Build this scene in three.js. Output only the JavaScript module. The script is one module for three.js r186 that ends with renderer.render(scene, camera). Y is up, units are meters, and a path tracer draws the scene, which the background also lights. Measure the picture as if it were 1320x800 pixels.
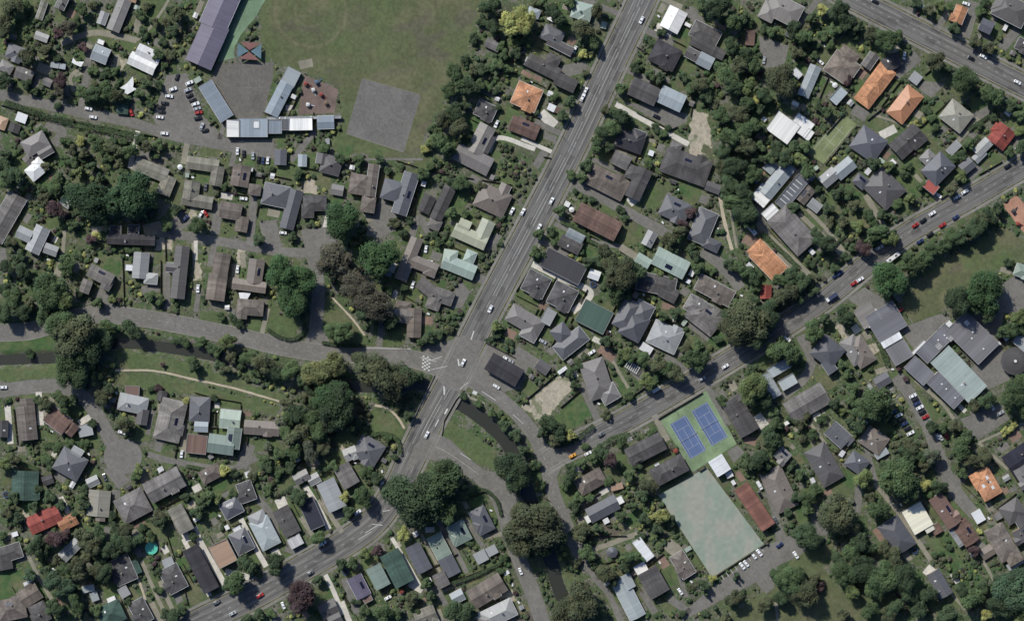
import * as THREE from 'three';
import { Sky } from 'three/addons/objects/Sky.js';
import { mergeGeometries } from 'three/addons/utils/BufferGeometryUtils.js';

// ------------------------------------------------------------------ camera, sky, sun, exposure
const S = 0.47;                                   // metres per photo pixel (from the tennis court length)
const W = 1320, H = 800;
const scene = new THREE.Scene();
const CAM_H = 1400;
const camera = new THREE.PerspectiveCamera(2 * Math.atan(H * S / 2 / CAM_H) * 180 / Math.PI, W / H, 10, 9000);
camera.position.set(0, CAM_H, 0);
camera.up.set(0, 0, -1);
camera.lookAt(0, 0, 0);
const sunDir = new THREE.Vector3(-0.62 * 0.72, 0.69, -0.78 * 0.72).normalize();
const sky = new Sky();
sky.name = 'sky';
sky.scale.setScalar(8000);
sky.userData.kind = 'structure';
sky.material.uniforms.sunPosition.value.copy(sunDir);
sky.material.uniforms.turbidity.value = 6;
sky.material.uniforms.rayleigh.value = 1.0;
sky.material.uniforms.mieCoefficient.value = 0.004;
scene.add(sky);
scene.environmentIntensity = 0.14;
const sun = new THREE.DirectionalLight(new THREE.Color(1.0, 0.935, 0.82), 4.6);
sun.name = 'sun';
sun.position.copy(sunDir).multiplyScalar(900);
sun.castShadow = true;
sun.shadow.radius = 1.5;
Object.assign(sun.shadow.camera, { left: -380, right: 380, top: 300, bottom: -300, near: 100, far: 1800 });
sun.shadow.mapSize.set(4096, 4096);
scene.add(sun, sun.target);
const renderer = new THREE.WebGLRenderer({ antialias: true });
renderer.toneMapping = THREE.LinearToneMapping;
renderer.toneMappingExposure = 1.0;
renderer.shadowMap.enabled = true;

// ------------------------------------------------------------------ helpers
function rng(seed) { let s = seed | 0; return () => { s = (s + 0x6d2b79f5) | 0; let t = Math.imul(s ^ (s >>> 15), 1 | s); t = (t + Math.imul(t ^ (t >>> 7), 61 | t)) ^ t; return ((t ^ (t >>> 14)) >>> 0) / 4294967296; }; }
const R = rng(77);
const X = (px) => (px - W / 2) * S, Z = (py) => (py - H / 2) * S;
const D2R = Math.PI / 180;
const hash = (x, y, s) => { let h = Math.imul(x, 374761393) ^ Math.imul(y, 668265263) ^ Math.imul(s, 974634777); h = Math.imul(h ^ (h >>> 13), 1274126177); return ((h ^ (h >>> 16)) >>> 0) / 4294967296; };
function vnoise(x, y, s, period = 0) {
  const ix = Math.floor(x), iy = Math.floor(y); let fx = x - ix, fy = y - iy;
  fx = fx * fx * (3 - 2 * fx); fy = fy * fy * (3 - 2 * fy);
  const w = (v) => (period ? ((v % period) + period) % period : v);
  const a = hash(w(ix), w(iy), s), b = hash(w(ix + 1), w(iy), s), c = hash(w(ix), w(iy + 1), s), d = hash(w(ix + 1), w(iy + 1), s);
  return a + (b - a) * fx + (c - a) * fy + (a - b - c + d) * fx * fy;
}
function fbm(x, y, s, oct = 4, period = 0) { let v = 0, a = 0.5, t = 0; for (let i = 0; i < oct; i++) { v += a * vnoise(x, y, s + i * 17, period); t += a; x *= 2; y *= 2; period *= 2; a *= 0.5; } return v / t; }
const smooth = (a, b, x) => { const t = Math.min(1, Math.max(0, (x - a) / (b - a))); return t * t * (3 - 2 * t); };
const lin = (v) => (v <= 0.04045 ? v / 12.92 : ((v + 0.055) / 1.055) ** 2.4);
const names = new Map();
function numbered(n) { const k = names.get(n) || 0; names.set(n, k + 1); return k ? n + '_' + String(k).padStart(3, '0') : n; }
function mesh(name, geo, mat, parent) { const m = new THREE.Mesh(geo, mat); m.name = name; m.castShadow = m.receiveShadow = true; parent.add(m); return m; }
function thing(name, px, py, ang = 0, y = 0) { const g = new THREE.Group(); g.name = numbered(name); g.position.set(X(px), y, Z(py)); g.rotation.y = -ang * D2R; scene.add(g); return g; }
function structure(name, geo, mat, y = 0) { const m = mesh(numbered(name), geo, mat, scene); m.position.y = y; m.userData.kind = 'structure'; return m; }

// flat polygon sheet in photo pixels -> world, uv in metres
function polySheet(pts, y = 0) {
  const sh = new THREE.Shape(pts.map(([x, z]) => new THREE.Vector2(X(x), -Z(z))));
  const g = new THREE.ShapeGeometry(sh); g.rotateX(-Math.PI / 2); g.translate(0, y, 0);
  const p = g.attributes.position, uv = g.attributes.uv;
  for (let i = 0; i < p.count; i++) uv.setXY(i, p.getX(i), p.getZ(i));
  return g;
}
// subdivide polygon edges and make them a little uneven
function rough(pts, amp, seed, step = 5) {
  const out = [];
  pts.forEach((p, i) => { const q = pts[(i + 1) % pts.length], n = Math.max(1, Math.round(Math.hypot(q[0] - p[0], q[1] - p[1]) / step));
    for (let k = 0; k < n; k++) { const t = k / n, x = p[0] + (q[0] - p[0]) * t, y = p[1] + (q[1] - p[1]) * t; out.push([x + (fbm(x / 9, y / 9, seed, 3) - 0.5) * 2 * amp, y + (fbm(x / 9, y / 9, seed + 50, 3) - 0.5) * 2 * amp]); } });
  return out;
}
function curvePts(pts, step = 4) {
  if (pts.length === 2) { const n = Math.max(1, Math.round(Math.hypot(pts[1][0] - pts[0][0], pts[1][1] - pts[0][1]) / step)); return Array.from({ length: n + 1 }, (_, i) => [pts[0][0] + (pts[1][0] - pts[0][0]) * i / n, pts[0][1] + (pts[1][1] - pts[0][1]) * i / n]); }
  const c = new THREE.CatmullRomCurve3(pts.map(([x, y]) => new THREE.Vector3(x, 0, y)), false, 'centripetal');
  return c.getSpacedPoints(Math.max(2, Math.round(c.getLength() / step))).map((v) => [v.x, v.z]);
}
// strip along a line of photo pixels; offsets in pixels (a < b, to the right of travel); uv = (across, along) in metres
function strip(line, a, b, y = 0, from = 0, to = 1e9, thick = 0, wob = 0) {
  const pos = [], uv = [], idx = []; let d = 0, n = 0;
  const fa = typeof a === 'function' ? a : () => a, fb = typeof b === 'function' ? b : () => b;
  for (let i = 0; i < line.length; i++) {
    const p = line[Math.max(0, i - 1)], q = line[Math.min(line.length - 1, i + 1)], l = Math.hypot(q[0] - p[0], q[1] - p[1]) || 1, nx = -(q[1] - p[1]) / l, ny = (q[0] - p[0]) / l;
    if (i) d += Math.hypot(line[i][0] - line[i - 1][0], line[i][1] - line[i - 1][1]);
    if (d < from || d > to) continue;
    const w1 = wob ? (fbm(d / 7, 3.3, 5, 3) - 0.5) * wob : 0, w2 = wob ? (fbm(d / 7, 9.3, 15, 3) - 0.5) * wob : 0;
    const A = fa(d) + w1, B = fb(d) + w2;
    for (const o of [A, B]) { pos.push(X(line[i][0] + nx * o), y, Z(line[i][1] + ny * o)); uv.push(o * S, d * S); }
    if (n) { const k = n * 2; idx.push(k - 2, k, k - 1, k - 1, k, k + 1); }
    n++;
  }
  if (n < 2) return null;
  if (thick) { const m = pos.length / 3; for (let i = 0; i < m; i++) { pos.push(pos[i * 3], y - thick, pos[i * 3 + 2]); uv.push(uv[i * 2], uv[i * 2 + 1]); }
    for (let i = 1; i < n; i++) for (const s of [0, 1]) { const k0 = (i - 1) * 2 + s, k1 = i * 2 + s; idx.push(k0, k1, m + k0, k1, m + k1, m + k0); }
    for (let i = 1; i < n; i++) { const k = m + i * 2; idx.push(k - 2, k - 1, k, k - 1, k + 1, k); } idx.push(0, 1, m, 1, m + 1, m); const e = (n - 1) * 2; idx.push(e, m + e, e + 1, e + 1, m + e, m + e + 1); }
  const g = new THREE.BufferGeometry(); g.setAttribute('position', new THREE.Float32BufferAttribute(pos, 3)); g.setAttribute('uv', new THREE.Float32BufferAttribute(uv, 2)); g.setIndex(idx);
  const gg = thick ? g.toNonIndexed() : g; gg.computeVertexNormals(); return gg;
}
function lengthOf(line) { let d = 0; for (let i = 1; i < line.length; i++) d += Math.hypot(line[i][0] - line[i - 1][0], line[i][1] - line[i - 1][1]); return d; }
function box(w, h, d, x = 0, y = 0, z = 0, ry = 0) { const g = new THREE.BoxGeometry(w, h, d); if (ry) g.rotateY(ry); g.translate(x, y, z); return g; }

// ------------------------------------------------------------------ textures and materials
// a tiling surface texture of N pixels over `size` metres; f(u, v) returns a grey or [r,g,b] factor
function surfaceTex(N, size, f, srgb = true) {
  const data = new Uint8Array(N * N * 4);
  for (let j = 0; j < N; j++) for (let i = 0; i < N; i++) { const v = f(i / N, j / N), c = Array.isArray(v) ? v : [v, v, v], o = (j * N + i) * 4; for (let k = 0; k < 3; k++) data[o + k] = Math.max(0, Math.min(255, c[k] * 255)); data[o + 3] = 255; }
  const t = new THREE.DataTexture(data, N, N); t.wrapS = t.wrapT = THREE.RepeatWrapping; t.magFilter = THREE.LinearFilter; t.minFilter = THREE.LinearMipmapLinearFilter;
  if (srgb) t.colorSpace = THREE.SRGBColorSpace; t.repeat.set(1 / size, 1 / size); t.needsUpdate = true; return t;
}
const f3 = (u, v, p, s, o = 4) => fbm(u * p, v * p, s, o, p);
const asphaltTex = surfaceTex(512, 46, (u, v) => { let k = 0.80 + (f3(u, v, 6, 3) - 0.5) * 0.11 + (f3(u, v, 40, 9, 3) - 0.5) * 0.16 + (hash(Math.floor(u * 512), Math.floor(v * 512), 5) - 0.5) * 0.10;
  const crack = Math.abs(f3(u, v, 9, 31, 3) - 0.5); if (crack < 0.006) k -= 0.12; if (f3(u, v, 5, 71, 2) > 0.72) k -= 0.03; return k; });
const laneTex = surfaceTex(512, 1, (u, v) => { const x = (u - 0.5) * 16, tr = (c, w) => Math.exp(-(((x - c) / w) ** 2)); let k = 0.80 + (f3(u, v, 8, 803) - 0.5) * 0.16 + (fbm(u * 60, v * 5, 809, 3, 0) - 0.5) * 0.16 + (hash(Math.floor(u * 512), Math.floor(v * 512), 805) - 0.5) * 0.08;
  for (const c of [-5.2, -1.7, 1.9, 5.4]) k -= tr(c, 0.55) * (0.05 + fbm(1, v * 9, 811, 2) * 0.08); for (const c of [-4.2, -2.7, 2.8, 4.4]) k += tr(c, 0.35) * 0.05;
  const px = Math.floor(u * 4), py = Math.floor(v * 14); if (hash(px, py, 821) > 0.90) k -= 0.09; const crack = Math.abs(fbm(u * 6, v * 14, 823, 3) - 0.5); if (crack < 0.008) k -= 0.10; return k; });
laneTex.repeat.set(1 / 16, 1 / 90); laneTex.offset.set(0.5, 0);
const concreteTex = surfaceTex(512, 30, (u, v) => 0.84 + (f3(u, v, 5, 13) - 0.5) * 0.26 + (f3(u, v, 60, 19, 3) - 0.5) * 0.16);
const roofTex = surfaceTex(512, 24, (u, v) => { const st = f3(u * 5 % 1, v, 8, 23, 3); let k = 0.82 + (f3(u, v, 9, 43) - 0.5) * 0.42 + (st - 0.5) * 0.08 + (Math.floor(v * 72) % 2 ? 0.02 : -0.02) + (f3(u, v, 64, 12, 2) - 0.5) * 0.12; if (f3(u, v, 14, 91, 3) > 0.66) k += 0.07; return k; });
const metalTex = surfaceTex(512, 20, (u, v) => 0.86 + (Math.sin(u * Math.PI * 2 * 34) > 0.2 ? 0.012 : -0.012) + (f3(u, v, 5, 63) - 0.5) * 0.16 + (fbm(u * 34, v * 3, 8, 2, 0) - 0.5) * 0.10);
const wallTex = surfaceTex(256, 12, (u, v) => 0.9 + (f3(u, v, 6, 83) - 0.5) * 0.14);
const courtTex = surfaceTex(512, 60, (u, v) => { const a = f3(u, v, 6, 131, 4), b = f3(u, v, 30, 141, 3); return [0.84 + (a - 0.5) * 0.36 + (b - 0.5) * 0.10, 0.86 + (a - 0.5) * 0.10 + (b - 0.5) * 0.10, 0.84 + (b - 0.5) * 0.12]; });
const turfTex = surfaceTex(512, 60, (u, v) => { const a = smooth(0.36, 0.66, f3(u, v * 0.5, 10, 731, 5)) * 0.8, b = f3(u, v, 30, 741, 3) - 0.5; return [0.86 - a * 0.09 + b * 0.1, 0.87 - a * 0.02 + b * 0.1, 0.86 - a * 0.03 + b * 0.1]; });
const mats = new Map();
function surf(hex, tex, rough = 0.9, extra = {}) {
  const key = hex + (tex ? tex.uuid : '') + rough + JSON.stringify(extra);
  if (!mats.has(key)) mats.set(key, new THREE.MeshStandardMaterial({ color: new THREE.Color(hex), map: tex || null, roughness: rough, metalness: 0, side: THREE.DoubleSide, ...extra }));
  return mats.get(key);
}
const PAL = { c: '#615f5f', g: '#868380', l: '#a2a5a5', b: '#616369', d: '#827971', n: '#7d655b', o: '#cd9671', r: '#ad5a50', w: '#e6e8e8', e: '#4c675c', t: '#a4b4a9', k: '#434247', p: '#e8e7d4', s: '#a4aeb2', y: '#9b998c', v: '#6f6a7c', a: '#b3977f', j: '#262837', u: '#839389', m: '#abaf9b', q: '#77777c', z: '#8a97a3', x: '#96695c', i: '#b0bfba' };
const CNAME = { c: 'charcoal', g: 'grey', l: 'light grey', b: 'blue grey', d: 'brown grey', n: 'brown', o: 'orange', r: 'red', w: 'white', e: 'dark green', t: 'mint green', k: 'near black', p: 'cream', s: 'silver blue', y: 'beige grey', v: 'lavender', a: 'tan', j: 'navy', u: 'sea green', m: 'pale lime', q: 'slate grey', z: 'steel blue', x: 'reddish brown', i: 'pale mint' };
const M = {
  asphalt: surf('#77756f', asphaltTex), lanes: surf('#7d7b77', laneTex), asphaltOld: surf('#86837c', asphaltTex), footpath: surf('#8d8a82', concreteTex), concrete: surf('#d6d1c5', concreteTex), gravel: surf('#95907f', concreteTex),
  sand: surf('#c2b59e', concreteTex), kerb: surf('#a5a299', concreteTex), marking: surf('#d2d2cc', concreteTex, 0.8), worn: surf('#cfcec8', concreteTex, 0.85), wood: surf('#5d5147', wallTex), woodPale: surf('#8f8573', wallTex), iron: surf('#5a5f60', metalTex, 0.6),
  trunk: surf('#4a3d30', wallTex), glass: surf('#1c2228', null, 0.12), brick: surf('#8a5a48', wallTex), white: surf('#dfe0de', wallTex, 0.7), black: surf('#19191b', null, 0.7), solar: surf('#1d2133', null, 0.25),
};

// ------------------------------------------------------------------ landmarks used in labels: what a thing stands near
const LAND = [[270, 45, 'the long lavender hall'], [322, 66, 'the striped playground canopy'], [186, 76, 'the big white gabled house'], [167, 112, 'the star shaped shade sail'], [235, 140, 'the school car park'], [495, 148, 'the square asphalt sports pad'], [676, 28, 'the yellow leaved trees'], [679, 125, 'the square orange roof'], [868, 26, 'the bright white roof'], [850, 150, 'the fenced paved yard'], [1018, 165, 'the white flat roofed house'], [1146, 120, 'the two long orange roofs'], [1290, 176, 'the red gabled house'], [1235, 20, 'the small orange gable'], [10, 280, 'the long grey barn roof'], [146, 256, 'the twin giant evergreens'], [370, 262, 'the big blue grey house'], [170, 309, 'the long black terrace roof'], [372, 368, 'the side street trees'], [610, 300, 'the pale lime roof'], [770, 285, 'the long brown house'], [726, 343, 'the long black roof'], [766, 408, 'the flat green roof'], [990, 337, 'the white caravan'], [938, 285, 'the dirt track'], [1151, 332, 'the parked white bus'], [1308, 275, 'the bark play area'], [1235, 478, 'the mint school hall'], [1307, 465, 'the round school building'], [905, 555, 'the blue tennis courts'], [917, 672, 'the pale green turf court'], [972, 652, 'the long brown clubhouse'], [700, 515, 'the bare sandy section'], [585, 500, 'the road bridge'], [648, 478, 'the dark corner shop'], [550, 630, 'the huge twin trees'], [715, 730, 'the curving riverside road'], [390, 765, 'the big copper tree'], [195, 706, 'the turquoise pool'], [65, 670, 'the red roofed house'], [160, 590, 'the turning circle'], [292, 560, 'the solar green roof'], [100, 450, 'the riverside oak clump'], [415, 478, 'the pale willows'], [260, 731, 'the concrete ringed black roof'], [512, 731, 'the long dark green roof'], [1080, 775, 'the park lawn'], [1182, 667, 'the cream roof'], [1270, 624, 'the skylit orange roof'], [789, 711, 'the octagonal gazebo'], [1005, 488, 'the split level pale roof'], [547, 466, 'the checkered crossing'], [995, 240, 'the silver studio roofs'], [440, 285, 'the garage court tree']];
const ORD = ['', 'second ', 'third ', 'fourth ', 'fifth ', 'sixth ', 'seventh ', 'eighth ', 'ninth ', 'tenth ', 'eleventh ', 'twelfth ', 'thirteenth ', 'fourteenth ', 'fifteenth ', 'sixteenth ', 'seventeenth ', 'eighteenth ', 'nineteenth ', 'twentieth '];
const pending = [];
function tag(o, look, category, group, fixed) { o.userData.category = category; if (group) o.userData.group = group; const px = o.position.x / S + W / 2, py = o.position.z / S + H / 2; pending.push({ o, look, px, py, fixed }); return o; }
function writeLabels() {
  const cells = new Map();
  for (const e of pending) {
    if (e.fixed) { e.o.userData.label = e.fixed; continue; }
    const ranked = LAND.map(([x, y, t]) => [Math.hypot(e.px - x, e.py - y), t]).sort((a, b) => a[0] - b[0]);
    e.d = ranked[0][0]; e.t = ranked[0][1];
    const k = e.look + '|' + e.t; if (!cells.has(k)) cells.set(k, []); cells.get(k).push(e);
  }
  for (const list of cells.values()) { list.sort((a, b) => a.d - b.d); list.forEach((e, i) => { e.o.userData.label = list.length === 1 ? e.look + ' near ' + e.t : e.look + ', ' + (ORD[Math.min(i, 19)]) + 'nearest to ' + e.t; }); }
}

// ------------------------------------------------------------------ the setting: ground, stream, roads, paving
const pp = (s) => s.trim().split(/\s+/).map((q) => q.split(',').map(Number));
const mask = document.createElement('canvas'); mask.width = W; mask.height = H;
const mk = mask.getContext('2d'); mk.fillStyle = '#000'; mk.fillRect(0, 0, W, H);
function maskPoly(pts, v = 255, grow = 0) { mk.fillStyle = mk.strokeStyle = `rgb(${v},${v},${v})`; mk.beginPath(); pts.forEach(([x, y], i) => (i ? mk.lineTo(x, y) : mk.moveTo(x, y))); mk.closePath(); mk.fill(); if (grow) { mk.lineWidth = grow * 2; mk.stroke(); } }
function maskLine(pts, w, v = 255) { mk.strokeStyle = `rgb(${v},${v},${v})`; mk.lineWidth = w; mk.lineJoin = 'round'; mk.beginPath(); pts.forEach(([x, y], i) => (i ? mk.lineTo(x, y) : mk.moveTo(x, y))); mk.stroke(); }

// colour; wings as  type,cx,cy,length,width,angle[,colour]   H hip, G gable, F flat, M single slope; length runs along the ridge
const HOUSES = `
y;G,54,14,25,9,109
g;G,82,3,22,13,115
l;G,133,24,17,11,110
g;G,154,20,44,17,112
a;G,171,-1,12,8,20
l;G,54,48,18,10,20
b;H,22,69,24,18,20
g;H,8,87,18,13,30
g;G,32,96,24,15,22
g;G,61,106,13,10,25
s;G,131,71,22,20,22;F,131,55,9,6,22,w
w;G,192,71,33,17,25;G,184,82,37,17,25
s;F,71,84,11,8,10
s;F,81,86,8,7,10
e;H,158,141,15,12,5
a;H,3,159,12,16,20
w;F,28,152,14,12,20
c;G,19,165,12,14,110
g;H,47,186,32,22,-30;G,60,196,20,12,-30,c
g;G,43,201,26,14,-45
w;H,48,219,26,19,-40
g;G,8,280,66,26,120
l;G,50,309,36,19,115;G,33,302,20,16,25;G,67,322,18,13,20
l;G,85,261,15,11,35
k;G,170,309,62,13,2;F,150,297,14,12,2;F,173,296,14,12,2
y;G,195,219,46,18,22;G,215,239,26,18,112
g;G,131,355,34,17,27;G,112,369,18,13,110;G,139,366,16,13,117
l;G,182,342,34,20,95;H,195,359,17,14,5;F,170,345,8,16,95,w
y;G,262,212,42,16,8;G,280,227,26,16,100
y;G,247,246,26,20,98;G,255,259,40,16,10
d;G,311,227,28,23,100;F,319,218,16,5,8,w;H,329,245,16,14,8
d;G,298,272,28,21,10;G,312,289,20,16,100
b;H,356,252,34,28,12;G,376,270,52,18,105
c;H,406,262,30,20,0;H,397,272,18,16,90
c;H,427,213,26,24,15;G,416,205,14,16,100
g;G,435,245,16,13,10
b;G,362,203,20,15,92
s;G,390,207,16,11,92
c;G,233,351,68,18,96;G,225,345,20,12,6
d;G,286,342,32,20,100;G,280,370,34,24,98
d;G,330,350,32,20,98;G,322,368,44,14,8
d;H,323,396,34,20,5;G,312,402,18,14,95
d;G,480,233,42,14,98;H,463,238,26,24,98;H,475,264,20,18,98
b;G,523,250,56,20,108;H,507,246,28,26,15
c;G,571,262,46,16,115;G,550,263,24,16,115;H,560,289,17,14,25,g
d;H,635,258,42,32,25;G,650,245,16,14,115
m;G,606,305,46,18,24;G,625,296,26,18,114;G,598,292,16,18,24
t;G,592,344,44,19,22,t;H,580,333,22,18,100;H,606,331,16,14,112
d;G,527,334,58,16,112;G,547,342,36,16,22;H,555,349,16,14,22
g;G,554,374,36,16,40;H,572,382,26,18,20;H,560,388,22,18,110
g;G,515,407,34,18,2;G,534,416,38,18,92,d
d;H,520,394,20,12,10
g;G,620,180,40,22,117;G,610,205,50,24,27;G,629,186,24,11,117,c
c;H,626,143,26,21,25
g;G,635,58,20,12,25
t;H,750,15,26,22,15
s;H,688,17,16,12,20
b;H,712,46,28,20,27;G,722,60,36,12,27,c
c;G,700,87,46,17,27;H,712,80,18,18,27;F,681,80,11,9,112,w
c;G,729,107,29,17,25
o;H,679,125,34,31,23
n;F,720,143,9,8,25
w;F,711,139,10,9,25
d;G,676,165,38,20,22,n;F,664,160,12,18,22,l
w;G,868,26,30,25,117
k;H,857,72,36,30,27
c;G,830,119,38,24,25
s;G,865,128,34,23,25
k;H,812,182,36,24,20;H,822,178,20,18,110
g;H,871,189,15,12,25
c;H,909,44,38,22,27;G,912,62,48,13,27
c;G,893,71,20,14,27;G,909,79,20,17,27,s
g;H,1010,14,44,30,27;H,990,16,24,20,117
n;F,967,49,20,12,95
s;G,1043,105,43,15,113;F,1027,95,13,9,45,w
s;M,1080,124,22,13,-48
d;H,1085,88,38,32,35;H,1092,74,26,22,35
w;F,1009,165,34,29,36;F,1033,162,26,22,36,w;F,1042,174,14,9,-54
o;G,1235,20,23,16,112
b;G,1270,35,17,16,25
c;H,1302,14,44,32,27;H,1290,6,26,20,117
c;H,1318,59,18,16,27
o;H,1134,102,36,25,127;H,1121,119,38,24,127
c;H,1149,81,24,18,-25
g;G,1121,79,22,14,125
o;H,1166,135,45,26,128
l;F,1180,101,14,14,38
y;H,1232,150,35,30,38
r;G,1290,176,28,26,-52
l;G,1266,190,24,14,-45
b;H,1119,186,38,34,35
c;G,1169,183,42,26,-42;H,1180,178,24,22,48
l;F,1229,191,20,11,-45
d;H,782,235,54,28,27
c;G,823,237,42,20,115;H,818,224,22,18,25
c;H,884,215,62,34,20
n;G,770,286,60,26,27
c;G,735,315,30,16,27;G,741,305,24,13,27,s
k;F,726,343,56,26,27
c;H,691,366,31,29,27
c;H,725,382,32,31,27
w;G,766,354,15,12,20
l;G,837,308,20,14,118
t;G,829,336,20,13,32
t;G,864,339,46,24,27
c;H,846,366,50,24,12;G,862,378,24,18,27
b;H,870,270,36,28,25
g;G,800,207,24,18,27
b;H,906,292,44,26,112;H,917,315,22,15,25
c;G,919,242,20,12,20
s;G,1002,232,52,19,-50;F,983,252,24,22,-50,w;F,993,215,16,14,-50
b;M,1020,248,48,17,-50
d;G,1038,251,24,14,-50
l;G,1050,265,17,13,38
s;G,1068,229,24,17,-40,l;G,1088,217,28,18,-40
g;H,1020,297,60,34,48;F,995,277,22,20,48,w
o;H,990,337,46,27,46;H,980,325,26,24,46
n;G,987,376,18,14,92,r
d;H,921,374,50,22,28
g;H,900,396,34,22,30
c;H,1139,243,44,37,45
b;H,1109,234,18,15,40
b;H,1208,218,36,28,-45;F,1199,241,18,13,38,r
b;G,1246,214,18,15,-40
l;G,1262,201,18,11,-45
g;H,1197,205,20,18,45
l;H,1318,350,22,16,20,u
d;G,35,545,44,24,84;G,36,522,18,18,84
n;G,76,541,31,24,38;G,93,552,17,14,-50
l;F,111,554,18,15,-12
b;H,92,597,36,32,30;G,100,583,16,14,30,l
l;H,172,520,38,22,12;G,184,537,20,14,100,c;F,171,503,18,12,3,n
c;G,209,510,14,12,100
c;G,4,552,22,14,92
g;H,220,541,54,34,103
b;H,258,527,32,26,93;G,260,549,18,14,3,s
n;F,254,572,26,24,6
t;G,297,540,27,24,6;F,298,531,27,8,6,y
u;G,302,564,28,18,98;G,286,572,34,24,8
d;G,338,551,46,18,4
b;H,475,580,34,32,32
l;G,452,584,18,16,-22
k;G,650,476,46,24,30
g;H,677,413,48,24,30;H,686,424,30,22,120
l;F,707,408,20,14,118
b;H,736,442,44,22,-38;H,724,430,24,22,52
e;F,766,408,40,31,27
b;H,808,405,40,24,118;H,817,420,34,30,118;H,828,402,26,24,118
l;H,857,434,40,32,25
w;F,833,449,16,11,32
g;H,769,488,50,32,72;H,785,507,24,22,150
c;G,700,473,18,14,35
c;G,832,578,50,24,-27;G,818,585,20,20,63
c;H,862,605,46,24,-28;F,848,601,6,10,-28,w
g;H,908,408,44,32,38
s;M,1004,474,30,13,-30;M,1015,492,22,14,-30;M,993,496,34,13,60
b;H,1066,453,34,32,38;G,1068,472,18,14,55
g;H,1100,451,36,22,58
d;G,1040,519,56,30,-30,g
c;G,954,536,50,27,60;G,950,518,20,18,-30
b;G,1080,560,30,22,42;G,1092,566,14,12,42
c;H,1062,598,52,30,60
g;G,1008,586,18,17,42
w;G,927,599,23,20,58
d;H,1109,453,38,24,58
b;G,1137,490,20,15,-30
d;H,1126,567,32,26,35
s;M,1136,584,18,9,-30
b;H,1104,596,26,22,35
c;G,1316,592,40,34,-34,j
e;G,33,625,38,34,92
c;G,62,618,14,12,-20
r;G,58,669,44,23,-24;G,88,672,25,16,-26,o
l;G,120,620,16,12,-25
d;G,128,648,34,28,95,y;G,130,666,10,12,95
g;H,172,651,40,34,-28
g;G,213,624,50,28,-28
c;H,12,712,34,20,-18;G,4,724,20,24,80
l;G,91,708,36,15,-45
c;H,159,734,34,28,66
e;G,176,730,18,9,66
s;F,114,758,16,9,-12
s;F,122,768,12,10,70
w;F,144,772,11,7,-22
l;F,160,762,14,13,60
d;G,39,766,28,23,-32
d;H,15,784,38,28,-12
c;H,52,789,26,22,65
e;H,144,790,32,28,-25
c;H,182,787,32,22,62
w;F,37,752,12,8,-20
l;F,217,724,14,11,-22
c;H,224,745,34,26,62
y;G,234,668,36,20,63
d;H,272,610,28,18,-28
k;G,260,732,62,21,63
a;M,288.5,712,31,26,63
b;H,299,654,26,22,-28
b;H,312,697,30,24,63;F,306,681,11,6,-28,w
b;H,342,686,40,26,63,s;H,334,670,22,22,63,l
c;H,318,633,26,20,70
c;G,370,671,38,22,63;F,381,697,18,14,-28,w
j;F,402,661,40,20,66
l;G,428,637,40,24,65
g;G,389,614,20,14,-28
l;G,405,617,16,13,-28
g;G,447,612,30,22,60
c;G,424,784,24,21,-26;G,432,797,18,18,-26
v;G,463,755,30,20,63;F,474,771,12,8,-28,n
u;G,488,742,30,20,63
e;G,512,731,46,26,63
b;G,540,718,38,20,63
b;G,566,703,32,20,63,u;G,579,728,28,20,63
b;H,592,686,28,24,63,u
u;H,621,670,34,22,63,b
l;F,620,717,16,15,-28
l;F,634,709,14,12,-28
d;G,628,760,48,26,-31
s;G,590,768,17,15,-28
y;G,549,793,28,22,-22
l;H,642,790,46,24,-26;H,630,797,28,20,-26,g
g;G,569,746,20,16,63
d;H,761,620,38,22,-30
b;G,777,655,42,20,-28;F,797,645,13,10,-28,w;F,760,667,12,10,-28,w
a;F,795,627,16,8,-15
w;F,829,707,31,13,53;F,826,732,16,13,-30
c;G,842,749,36,27,60
s;G,810,771,54,22,63;G,806,750,20,20,63
d;H,880,727,34,20,58
x;G,972,652,64,20,56
w;F,940,611,9,8,-25
d;H,1004,630,56,30,64
b;H,1155,689,44,30,57;H,1147,682,24,24,57
p;F,1182,667,34,28,60;F,1196,678,14,12,60
n;G,1207,681,13,12,60
d;G,1217,657,46,20,56,n
d;G,1244,685,34,21,56,n;F,1232,692,26,7,56,l
d;G,1272,711,18,14,-32
o;H,1270,623,38,26,60;H,1262,617,22,22,60
w;F,1261,665,16,13,60
c;H,1305,658,28,26,-34;G,1316,672,20,14,60
g;F,1286,665,10,9,-30
d;H,1290,698,46,26,60;H,1304,715,22,20,60
l;F,1308,726,22,9,-32
b;G,1210,751,36,18,60
c;G,1316,688,18,20,60
g;G,1319,615,30,16,60
`;
// stream
const streamLine = curvePts(pp('-60,470 0,464 75,460 150,443 200,446 250,454 300,464 350,477 400,489 450,497 500,500 545,496 573,507 598,523 627,544 652,569 669,602 682,640 700,690 713,732 722,762 742,805 770,860'), 5);
const STW = 7.8, stw = (px) => 5.9 + 1.9 * smooth(540, 580, px);                                   // half width of the water in pixels
const streamGrid = new Map();
streamLine.forEach((p) => { const k = Math.floor(p[0] / 40) + ',' + Math.floor(p[1] / 40); if (!streamGrid.has(k)) streamGrid.set(k, []); streamGrid.get(k).push(p); });
function streamDist(px, py) { let d = 1e9; const gx = Math.floor(px / 40), gy = Math.floor(py / 40); for (let i = -1; i < 2; i++) for (let j = -1; j < 2; j++) for (const p of streamGrid.get((gx + i) + ',' + (gy + j)) || []) d = Math.min(d, Math.hypot(p[0] - px, p[1] - py)); return d; }
maskLine(streamLine, 17);

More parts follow.
